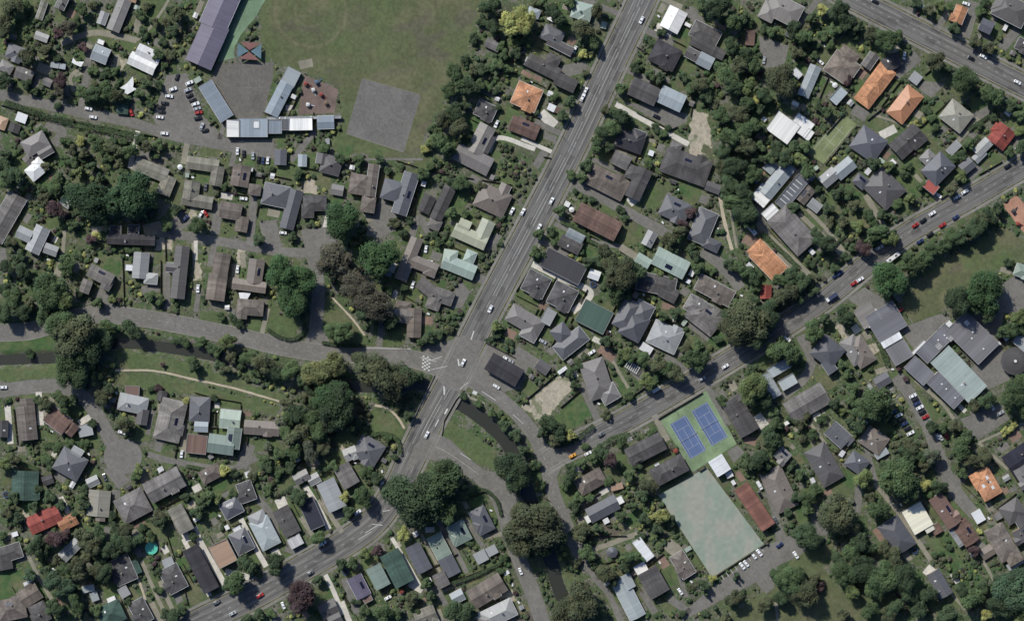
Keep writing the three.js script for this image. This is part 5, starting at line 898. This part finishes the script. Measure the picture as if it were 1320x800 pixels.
const TREES = `20,10,14,o 35,8,8,g 8,40,12,o 10,25,12,o 90,38,12,p 78,45,10,c 100,30,9,g 108,14,10,g 120,8,8,o 40,72,15,o 60,65,10,o 108,62,9,c 68,68,8,g 75,75,8,d 7,105,11,d 36,110,9,d 45,118,8,g 80,105,11,c 78,118,10,p 66,122,6,o 75,136,6,d 112,122,11,g 125,122,12,d 140,118,12,g 152,124,11,o 122,110,7,o 120,92,8,g 138,95,8,d 150,92,8,g 180,20,8,g 190,10,8,o 185,45,8,d 200,30,9,o 210,55,8,d 205,72,9,g 190,110,9,d 180,122,9,g 165,130,6,d 195,134,7,d 205,110,7,d 212,85,7,g 220,70,8,o 225,40,9,d 232,20,10,o 222,15,9,g 215,30,8,o
105,182,8,y 120,178,8,g 85,182,8,g 95,195,9,o 130,190,10,g 150,192,11,o 170,195,11,g 190,190,10,o 205,188,9,g 30,175,6,d 55,170,8,g 145,182,8,d 110,198,9,o 180,182,8,d 160,182,7,g 200,200,8,g
658,33,15,y 676,28,17,y 751,38,16,o 716,20,14,d 765,55,10,g 752,70,8,y 770,15,11,o 735,5,9,g 700,5,9,g 690,3,8,o 630,12,12,d 635,38,11,d 645,60,8,g 590,100,15,g 605,115,15,d 580,118,11,g 618,110,9,g 588,146,13,d 600,138,9,d 572,155,13,o 590,166,14,o 570,185,14,g 555,185,9,l 600,184,8,d 558,168,9,g 580,195,10,g 548,192,8,y 622,90,9,d 640,85,10,g 650,72,9,g 610,92,9,o 627,112,8,g 600,78,7,d 612,50,8,d 622,30,8,d 636,3,8,g 640,118,7,d 655,90,8,g 665,70,9,d 680,55,8,g 665,55,8,l
735,132,10,d 725,150,9,d 715,125,7,g 820,88,8,d 838,98,9,g 850,102,10,d 800,115,9,g 798,150,13,d 790,165,12,g 775,170,11,d 770,186,11,g 785,190,9,d 808,154,9,g 780,142,8,o 845,165,8,d 855,172,8,g 852,42,7,d 840,55,6,g 880,100,9,d 862,165,6,d 755,95,6,o 745,112,6,g 690,145,6,d 640,140,7,d
922,12,19,d 905,8,10,g 945,30,13,g 958,25,10,d 932,28,9,g 965,30,8,g 940,60,11,d 960,72,11,d 995,42,10,g 985,38,8,d 1020,40,13,d 1035,48,11,g 1045,25,10,g 1060,15,10,y 1078,15,15,d 1090,32,13,d 1075,40,10,g 1060,47,9,g 1095,40,9,d 1070,60,8,g 1050,72,7,d 1025,70,10,o 1048,60,8,d 1004,108,25,o 972,86,11,g 950,85,13,o 935,100,13,g 945,112,13,d 965,113,11,l 973,126,10,y 900,110,12,o 910,126,10,d 890,115,9,g 928,88,10,g 960,137,13,g 978,140,9,d 950,150,14,o 930,150,13,g 962,165,15,g 940,180,15,g 960,190,14,o 980,168,9,d 930,197,11,d 978,190,10,g 1000,195,11,d 1023,190,10,d 1037,190,9,g 1065,145,9,g 1055,138,8,d 1092,105,8,c 945,215,17,d 940,235,14,d 955,250,15,d 966,225,12,g 928,215,11,o 1010,205,12,d 920,135,9,o 975,205,10,d 985,125,12,d 1085,20,10,g 1100,45,8,d
1140,55,17,g 1156,48,9,g 1120,45,11,o 1106,36,10,d 1204,82,15,o 1216,90,10,d 1238,105,19,g 1275,124,15,g 1286,122,9,g 1300,137,10,d 1228,38,10,d 1255,55,10,o 1272,63,10,o 1262,15,9,g 1268,5,8,d 1180,5,9,d 1195,14,9,o 1210,8,9,l 1200,152,8,g 1206,166,8,g 1195,142,7,d 1313,150,10,g 1315,192,11,d 1300,197,9,g 1262,162,7,d 1248,186,9,g 1312,168,8,l 1178,160,6,y 1240,200,8,d 1280,152,7,d 1275,30,6,o 1225,10,7,g
120,260,28,D 175,254,30,D 148,262,16,D 75,272,14,c 60,255,10,o 72,240,12,g 20,226,15,d 14,238,11,g 55,245,9,g 78,230,10,g 103,222,9,l 120,215,9,d 95,210,9,g 60,215,8,o 95,290,9,g 126,304,8,y 118,309,9,c 90,340,13,g 70,373,23,g 86,385,16,l 58,385,14,g 33,348,12,d 10,345,11,d 22,335,9,d 20,386,15,g 8,374,11,d 40,392,9,o 102,378,8,d 137,303,8,d 216,292,9,g 165,322,6,g 178,322,7,g 195,382,9,g 207,388,8,g 128,390,9,g 145,386,7,l 15,312,10,o 28,330,9,d 140,205,9,g 155,212,9,o 105,205,8,d 85,205,8,g 130,230,9,d 160,225,9,g 90,240,9,g 5,215,11,d 10,200,10,d
256,292,12,g 228,270,9,d 334,310,10,d 298,220,8,o 290,241,7,g 335,262,5,d 443,285,28,G 432,335,23,p 366,350,25,G 378,385,25,G 386,362,22,G 490,332,25,G 462,368,24,p 482,393,23,p 450,350,16,p 470,400,16,d 546,225,10,g 595,238,12,g 585,236,9,d 582,274,10,g 560,302,7,d 520,302,8,d 507,288,8,o 528,285,7,d 490,206,9,d 463,207,9,g 566,312,8,g 555,214,8,g 620,240,8,o 600,276,7,g 520,370,8,d 502,374,7,g 440,205,8,d 418,190,8,g 385,225,8,d 378,305,8,d 500,220,7,d
722,272,10,g 755,214,10,d 750,230,9,g 764,258,6,d 742,247,5,d 695,302,9,g 710,298,8,d 715,312,7,g 690,326,10,g 700,330,7,d 800,355,21,o 816,345,15,d 785,345,13,o 790,367,13,d 792,380,14,g 782,326,12,o 770,336,10,d 758,338,9,d 806,380,10,g 850,349,7,l 866,357,7,g 862,310,12,o 876,300,11,o 870,320,9,d 835,212,8,g 800,270,7,d 806,281,6,d 827,320,6,g 735,225,7,g 748,322,7,d 880,290,9,c 645,280,6,d 620,330,6,d
958,272,17,d 945,262,14,g 935,250,10,d 966,285,11,d 890,275,9,c 895,330,10,d 899,346,10,g 890,320,8,d 918,350,6,g 940,341,10,d 955,346,11,g 968,356,11,d 978,352,8,d 972,372,9,g 970,387,10,d 1018,355,13,d 1005,362,11,g 1032,366,13,d 1012,380,15,o 1000,392,10,d 1042,362,10,o 1046,376,10,d 1028,384,10,d 1058,313,15,d 1050,300,9,d 1075,346,8,d 1045,341,7,d 1022,268,9,d 1066,270,9,d 1078,250,10,d 1086,286,9,o 1070,286,8,o 1040,220,12,g 1030,206,10,l 975,225,10,g 1092,250,10,g 960,398,10,o 950,392,9,g 1055,245,7,d 990,205,10,g 1100,265,9,o 1090,330,7,d
960,415,29,o 945,427,20,o 985,410,18,d 974,432,18,d 940,408,14,d 990,395,12,d
1142,361,23,G 1172,341,16,g 1188,335,13,g 1200,322,12,g 1213,316,12,g 1223,304,11,g 1236,306,12,d 1241,316,8,d 1255,296,15,d 1270,281,13,d 1262,286,12,o 1285,268,10,d 1250,302,9,o 1265,377,27,G 1229,388,21,d 1246,390,15,d 1300,338,7,d 1110,321,11,c 1130,301,15,g 1145,310,11,l 1120,281,11,g 1136,277,9,d 1150,303,9,d 1105,292,10,l 1145,215,9,l 1125,212,10,d 1165,226,8,d 1160,241,6,d 1238,229,10,l 1225,246,9,o 1226,205,8,g 1186,240,8,g 1170,215,8,g 1172,256,9,l 1127,312,8,d 1085,406,14,d 1100,320,8,d 1155,262,8,g
100,432,30,o 95,479,23,g 110,455,25,d 84,420,20,g 130,440,18,d 172,425,13,d 210,470,4,c 38,455,8,d 8,405,14,d 30,403,13,d 60,405,14,d 135,512,12,o 142,500,9,d 143,420,11,g 85,520,11,g 62,520,11,o 75,510,9,g 95,515,9,d 50,515,8,g 163,545,12,o 205,500,6,c 196,500,6,d 20,592,10,o 60,590,8,g 5,597,11,l 75,576,8,g 90,571,8,g 110,573,7,g 120,545,8,d 65,600,8,d
252,471,10,d 247,464,8,g 240,442,8,g 258,440,8,g 270,448,8,d 281,452,10,g 295,438,11,l 300,460,9,o 290,476,10,o 283,470,9,d 320,460,11,g 340,466,15,o 356,479,12,d 374,477,15,g 390,486,11,d 408,481,20,w 430,470,18,w 425,490,13,d 402,500,11,d 432,512,24,G 442,524,20,d 370,520,10,o 386,530,15,d 375,537,11,g 400,540,15,g 410,556,15,g 385,560,15,o 370,560,12,g 422,545,12,v 360,585,10,g 380,580,13,g 400,581,13,v 420,575,12,o 340,592,9,g 300,410,8,d 310,418,7,d 285,407,7,g 430,425,13,g 276,513,7,d 240,516,7,y 330,480,8,d 310,470,8,d 230,440,7,d 346,575,8,v 365,545,10,v 392,512,9,o 410,520,12,g
488,480,26,o 510,490,22,o 470,470,16,o 436,522,26,d 455,545,14,d 442,427,15,g 526,481,15,d 540,486,9,d 515,525,8,o 527,535,9,d 520,514,7,o 553,435,10,d 566,431,8,d 580,425,7,o 640,420,9,l 640,431,8,d 598,510,7,d 617,520,7,g 634,532,7,g 650,548,9,d 505,415,12,d 480,410,14,d 545,440,8,g 470,555,7,g 500,565,6,g 510,590,6,d 495,575,6,o
735,481,8,d 746,470,8,g 741,496,8,d 708,545,14,d 722,556,12,d 700,556,10,d 715,568,10,o 735,560,9,y 730,566,8,g 805,455,10,l 815,461,10,g 830,462,11,g 846,470,13,o 860,476,12,g 871,481,14,o 835,491,12,l 812,510,8,g 780,440,9,d 855,408,9,g 870,404,9,d 781,535,7,o 775,581,11,d 786,591,11,c 765,590,10,g 750,597,9,g 840,556,8,g 675,580,9,d 664,560,10,d 690,600,8,d 755,575,6,g 800,570,8,g
890,460,15,g 905,466,12,d 884,450,10,o 900,445,9,g 925,437,8,d 970,475,9,d 1000,450,15,g 1015,456,14,g 1026,461,10,d 1005,440,10,g 1045,425,15,g 1062,411,10,d 968,500,20,l 985,514,12,d 996,530,9,g 1000,545,10,g 990,561,14,d 997,572,12,d 1030,546,9,o 1040,535,8,o 930,516,8,g 975,590,14,d 986,597,10,g 964,597,10,g 1085,530,7,l 1096,542,10,d 1096,516,10,g 1085,470,9,g 1092,482,9,g 1035,566,8,o 1048,560,8,g 1020,600,8,d 1060,540,8,g 1075,520,9,d 1020,540,8,d 1098,500,10,g
1125,518,21,g 1110,527,15,g 1140,532,13,d 1105,547,12,d 1150,542,8,d 1170,571,14,o 1166,582,13,d 1182,585,11,g 1200,549,10,d 1214,551,9,g 1230,549,10,o 1245,561,9,d 1234,576,15,g 1250,591,13,o 1266,586,12,o 1300,508,21,g 1316,494,14,g 1316,526,14,g 1270,514,12,d 1255,521,10,o 1298,424,13,g 1311,409,12,l 1316,426,10,g 1290,430,9,d 1305,550,7,y 1296,556,7,y 1270,402,14,d 1167,488,5,c 1158,475,4,c 1153,575,9,o 1160,592,10,d 1200,585,12,v 1190,600,10,o
65,640,10,d 80,650,9,d 20,640,10,d 45,652,9,d 25,666,9,d 50,700,14,d 75,694,14,c 86,688,10,c 60,706,10,d 110,690,15,o 120,700,15,o 130,686,12,d 145,706,13,d 156,696,12,d 166,700,12,d 176,695,11,d 165,684,12,o 150,680,10,d 140,736,13,d 126,735,12,o 106,730,15,o 90,731,12,g 75,720,9,o 60,735,9,d 70,746,15,b 86,755,15,b 75,781,13,d 100,776,12,g 96,760,9,d 40,740,10,b 205,664,10,o 209,673,10,d 105,641,9,g 110,630,8,d 175,614,8,g 180,604,9,l 205,736,7,d 50,630,8,d 110,650,9,d 145,665,8,d 195,690,8,g 185,680,8,d 130,720,10,d 115,715,10,o 10,660,9,o 5,690,8,g 95,665,8,d 205,760,7,g 125,785,9,g 165,775,7,d 215,790,9,d
281,641,9,l 270,640,10,g 300,636,8,g 255,660,10,d 262,646,9,d 320,724,13,d 305,748,15,g 295,752,10,d 358,725,14,d 390,765,23,c 411,746,9,d 410,691,11,g 225,795,13,d 235,785,8,d 335,790,9,d 320,797,9,d 345,601,9,d 385,640,12,d 290,605,9,y 300,610,8,d 250,690,7,d 335,740,5,d 345,630,8,g 360,610,8,g 375,600,9,d 350,790,8,g 400,785,7,d 240,640,8,d 430,600,9,g 415,605,8,d 375,632,9,d 325,615,8,o
534,641,35,d 571,616,30,g 512,632,20,d 550,625,24,d 578,660,16,g 522,687,11,y 540,668,16,d 487,708,10,c 470,713,9,l 455,725,10,g 468,640,15,g 445,640,9,y 450,658,9,d 486,615,10,d 475,607,8,g 550,750,10,g 556,766,9,d 585,786,15,d 600,786,12,d 530,770,11,o 495,786,13,g 512,790,9,g 470,786,9,g 660,600,23,d 665,615,20,d 645,600,14,d 440,725,9,d 460,775,7,d 645,735,7,d 655,745,5,l 650,720,7,g 605,700,6,d 520,745,6,d 535,785,8,g
687,678,34,o 700,660,19,o 715,692,15,d 668,692,21,o 672,665,20,o 700,705,14,d 748,772,29,o 730,786,20,o 765,785,14,d 735,614,11,d 728,626,8,g 745,641,9,g 750,684,13,o 758,711,13,g 766,726,9,d 780,735,15,o 790,745,10,d 740,652,9,d 835,625,11,o 828,637,10,d 851,662,12,y 865,671,9,d 830,668,10,d 846,681,9,d 812,715,11,g 805,730,9,d 800,665,9,g 815,652,9,g 770,680,9,d 760,640,7,g 825,690,7,d 745,725,8,o 785,620,8,g 810,612,9,g 820,600,8,d 800,600,7,d 700,625,7,g 735,600,7,d
1015,745,19,g 1000,741,11,g 1035,762,18,o 1040,690,17,d 1030,684,11,d 1074,658,25,o 1087,670,18,o 1040,655,10,g 1041,640,11,g 1085,737,17,g 1094,712,15,g 1080,722,12,d 985,777,13,o 1005,770,12,d 945,770,12,o 907,753,10,d 918,745,7,y 910,765,4,k 950,740,5,k 922,783,5,k 947,745,4,k 1055,755,8,c 880,790,6,d 1030,735,9,g 1050,745,9,o 935,795,9,o 1015,660,8,d 1025,640,9,d 1050,630,10,g 1030,610,9,g 985,605,8,d 1095,760,12,l 1085,790,10,o
1155,614,25,g 1166,630,16,d 1110,614,13,l 1130,656,15,g 1190,625,10,y 1210,626,11,d 1195,637,8,g 1255,709,10,c 1105,695,15,d 1120,703,11,d 1135,740,21,g 1161,741,21,d 1110,730,17,d 1170,761,15,d 1150,718,14,o 1125,760,14,g 1182,782,13,d 1215,790,15,d 1250,770,15,g 1238,760,12,d 1300,760,25,b 1311,744,18,b 1288,776,18,d 1315,786,14,l 1270,791,9,y 1231,740,7,d 1230,797,12,g 1195,765,12,d 1150,780,12,d 1120,785,12,g 1140,705,11,o 1290,745,14,b 1265,755,10,d 1280,680,7,d 1215,640,8,d 1240,610,9,g 1140,600,10,g 1120,640,9,o 1225,705,6,d 1205,715,6,g 1145,790,12,o`.trim().split(/\s+/).map((s) => { const a = s.split(','); return [+a[0], +a[1], +a[2], a[3]]; });
// clipped hedges
function hedge(s, w, h, k) {
  const pts = pp(s), t = thing('hedge', pts[0][0], pts[0][1]), q = rng((pts[0][0] * 13 + pts[0][1] * 7) | 0), line = curvePts(pts, 2), pos = [], col = [], L = lengthOf(line) * S, n = Math.round(L * 46);
  for (let i = 0; i < n; i++) { const f = q() * (line.length - 1), a = Math.min(line.length - 2, Math.floor(f)), u = f - a, px = line[a][0] + (line[a + 1][0] - line[a][0]) * u, py = line[a][1] + (line[a + 1][1] - line[a][1]) * u, dx = line[a + 1][0] - line[a][0], dy = line[a + 1][1] - line[a][1], l = Math.hypot(dx, dy) || 1, top = q() < 0.5, o = (top ? (q() - 0.5) : (q() < 0.5 ? -0.5 : 0.5)) * w * (0.85 + fbm(f / 3, 1, 7, 2) * 0.4), y = top ? h * (0.88 + fbm(f / 2, 5, 9, 2) * 0.3) : q() * h, z = 0.24 + q() * 0.2;
    const x = X(px) - t.position.x - dy / l * o, zz = Z(py) - t.position.z + dx / l * o, N = new THREE.Vector3((q() - 0.5) * 1.2 - (top ? 0 : dy / l * Math.sign(o)), top ? 1 : 0.4, (q() - 0.5) * 1.2 + (top ? 0 : dx / l * Math.sign(o))).normalize(), T = new THREE.Vector3(q() - 0.5, q() - 0.5, q() - 0.5).cross(N).normalize(), B2 = N.clone().cross(T), P = (c, d) => [x + (T.x * c + B2.x * d) * z, y + (T.y * c + B2.y * d) * z, zz + (T.z * c + B2.z * d) * z], A = P(-1, 0), b = P(0, -0.7), C = P(1, 0), D = P(0, 0.7); pos.push(...A, ...b, ...C, ...A, ...C, ...D); const v = 0.75 + q() * 0.5; for (let m = 0; m < 6; m++) col.push(v, v, v); }
  const g = new THREE.BufferGeometry(); g.setAttribute('position', new THREE.Float32BufferAttribute(pos, 3)); g.setAttribute('color', new THREE.Float32BufferAttribute(col, 3)); g.computeVertexNormals(); mesh('foliage', g, leafMat[k][1], t);
  tag(t, `${h > 2.2 ? 'tall' : 'low'} ${LNAME[k]} hedge`, 'hedge', 'hedges'); maskLine(pts, w / S + 1, 100);
}
for (const [s, w, h, k] of [['6,132 60,150 95,158', 3.2, 2.8, 'd'], ['98,160 140,168 186,177', 3.6, 2.6, 'g'], ['345,424 358,433 378,437 391,428 392,414', 1.8, 1.6, 'd'], ['415,441 440,445 470,445', 1.6, 1.5, 'd'], ['466,566 490,558 512,566 516,585', 2.2, 2.2, 'g'], ['604,638 624,631 640,644 646,664', 1.8, 1.8, 'd'], ['572,755 610,742 652,722', 1.6, 2.0, 'd'], ['1120,418 1138,452 1145,472', 3.0, 1.6, 'g'], ['704,566 718,573 742,566 765,548', 3, 2.6, 'd'], ['765,585 790,565 812,560', 3, 2.4, 'g'], ['738,300 770,315', 2, 1.5, 'g'], ['723,285 760,305', 2, 1.6, 'g'], ['54,574 90,572 118,572', 2.6, 2.2, 'g'], ['735,690 745,678', 3, 2.4, 'd'], ['738,668 750,660', 3, 2.6, 'd'], ['1040,345 1095,300', 1.4, 1.4, 'd'], ['1248,168 1285,142', 1.6, 1.6, 'd'], ['1240,198 1262,175', 2, 1.8, 'g'], ['982,300 1030,345', 2.4, 1.6, 'g'], ['735,480 755,455', 2.6, 2.6, 'd'], ['990,685 1004,678', 1.6, 1.5, 'd'], ['885,760 905,748', 2.4, 2.0, 'o'], ['340,600 395,612', 2.4, 2.2, 'g'], ['10,590 50,605', 2.2, 2.0, 'g'], ['550,432 585,425', 2.4, 2.0, 'g'], ['625,440 645,432', 2.2, 1.8, 'd'], ['195,640 225,600', 1.6, 1.8, 'd'], ['240,600 305,612', 1.6, 1.6, 'g'], ['660,600 668,640', 2, 2, 'd'], ['1075,130 1090,145', 2, 2, 'd']]) hedge(s, w, h, k);
function tree(px, py, r, k, asShrub = false) {
  const rm = r * S, q = rng((px * 131 + py * 977 + r * 7) | 0), big = r >= 17 ? 'XL' : r >= 11 ? 'L' : r >= 6.5 ? 'Md' : 'S';
  const name = k === 'k' ? 'conifer' : asShrub ? 'shrub' : 'tree', t = thing(name, px, py, q() * 360);
  const inStream = streamDist(px, py) < STW + 4; if (inStream) t.position.y = -0.8;
  const sink = asShrub;
  const list = k === 'k' ? CROWN.cone : CROWN[big], geo = list[Math.floor(q() * list.length)], mt = leafMat[k][Math.floor(q() * 3)];
  const stretch = 0.84 + q() * 0.34, vy = (asShrub ? 0.8 : 1) * (0.85 + q() * 0.3);
  const trunkH = asShrub ? rm * 0.35 : k === 'k' ? 0.6 : Math.min(8, rm * 0.8 + 0.5);
  const c = mesh('crown', geo, mt, t); c.scale.set(rm * stretch, rm * vy, rm / stretch); c.position.y = trunkH + (k === 'k' ? 0 : rm * 0.42 * vy);
  const tr = mesh('trunk', TRUNKS[Math.floor(q() * 3)], M.trunk, t); const th = trunkH + rm * 0.35; tr.scale.set(th * 0.8 * (asShrub ? 0.6 : 1), th, th * 0.8 * (asShrub ? 0.6 : 1));
  const sz = r >= 22 ? 'huge' : r >= 14 ? 'large' : r >= 9 ? 'medium' : 'small';
  tag(t, k === 'k' ? 'slim dark conifer' : asShrub ? `rounded ${LNAME[k]} garden shrub` : `${sz} ${LNAME[k]} tree`, name, asShrub ? 'garden shrubs' : `${LNAME[k]} trees`);
  return t;
}
TREES.sort((a, b) => b[2] - a[2]);
const treeGrid = new Map();
const massed = []; let nShrub = 0;
for (let i = 0; i < TREES.length; i++) { const t = TREES[i]; if (i < 330 || t[3] === 'k') tree(t[0], t[1], t[2], t[3]); else if (t[2] < 9 && t[2] > 4 && nShrub++ < 300) tree(t[0], t[1], t[2], t[3], true); else massed.push(t); mk.fillStyle = 'rgb(90,90,90)'; mk.beginPath(); mk.arc(t[0], t[1], t[2] * 0.72, 0, 7); mk.fill(); }
md = mread();
// garden shrubs: the larger ones singly, the rest of the planting as one mass
{
  const q = rng(909), list = [], kinds = 'ddgGgggoolvdbpcvlgoy';
  for (let y = 3; y < H; y += 4) for (let x = 3; x < W; x += 4) {
    const px = x + (q() - 0.5) * 4.2, py = y + (q() - 0.5) * 4.2, dens = fbm(px / 22, py / 22, 333, 3), s = q(), kk = q(), keep = q();
    const r = 1.1 + s * s * 3.9; if (blocked(px, py) || !free(px, py, r * 0.55)) continue;
    if (keep > smooth(0.34, 0.58, dens) * 0.85 + 0.08) continue;
    const near = streamDist(px, py) < STW + 9; const tone = fbm(px / 40, py / 40, 555, 2);
    list.push([px, py, near ? r * 0.8 : r, kinds[Math.min(kinds.length - 1, Math.floor(kk * kinds.length * (0.55 + tone * 0.9)))]]);
  }
  list.sort((a, b) => b[2] - a[2]);
  const gm = new THREE.MeshStandardMaterial({ color: new THREE.Color(1, 1, 1), vertexColors: true, roughness: 0.88, side: THREE.DoubleSide });
  const mass = (name, label, category, geo, items, lift) => {
    const im = new THREE.InstancedMesh(geo, gm, items.length), m4 = new THREE.Matrix4(), col = new THREE.Color();
    items.forEach(([px, py, r, k], i) => { const rm = r * S, f = 0.8 + q() * 0.45; m4.makeRotationY(q() * 6.28).scale(new THREE.Vector3(rm * (0.85 + q() * 0.4), rm * (0.75 + q() * 0.5), rm)); m4.setPosition(X(px), rm * lift + (streamDist(px, py) < STW + 4 ? -0.7 : 0), Z(py)); im.setMatrixAt(i, m4); col.setRGB(...LEAF[k].map((u) => u * f)); im.setColorAt(i, col); });
    im.name = name; im.castShadow = im.receiveShadow = true; im.userData = { kind: 'stuff', category, label }; scene.add(im);
  };
  mass('garden_planting', 'low mixed garden planting spread between the houses', 'planting', CROWN.S[0], list, 0.45);
  mass('background_greenery', 'small leafy trees massed between houses along garden edges', 'greenery', CROWN.Md[0], massed, 0.95);
  console.log('shrubs', list.length, 'trees', TREES.length, 'buildings', buildings.length, 'massed', massed.length, 'shrub things', nShrub);
}
writeLabels();
camera.updateProjectionMatrix();
renderer.render(scene, camera);
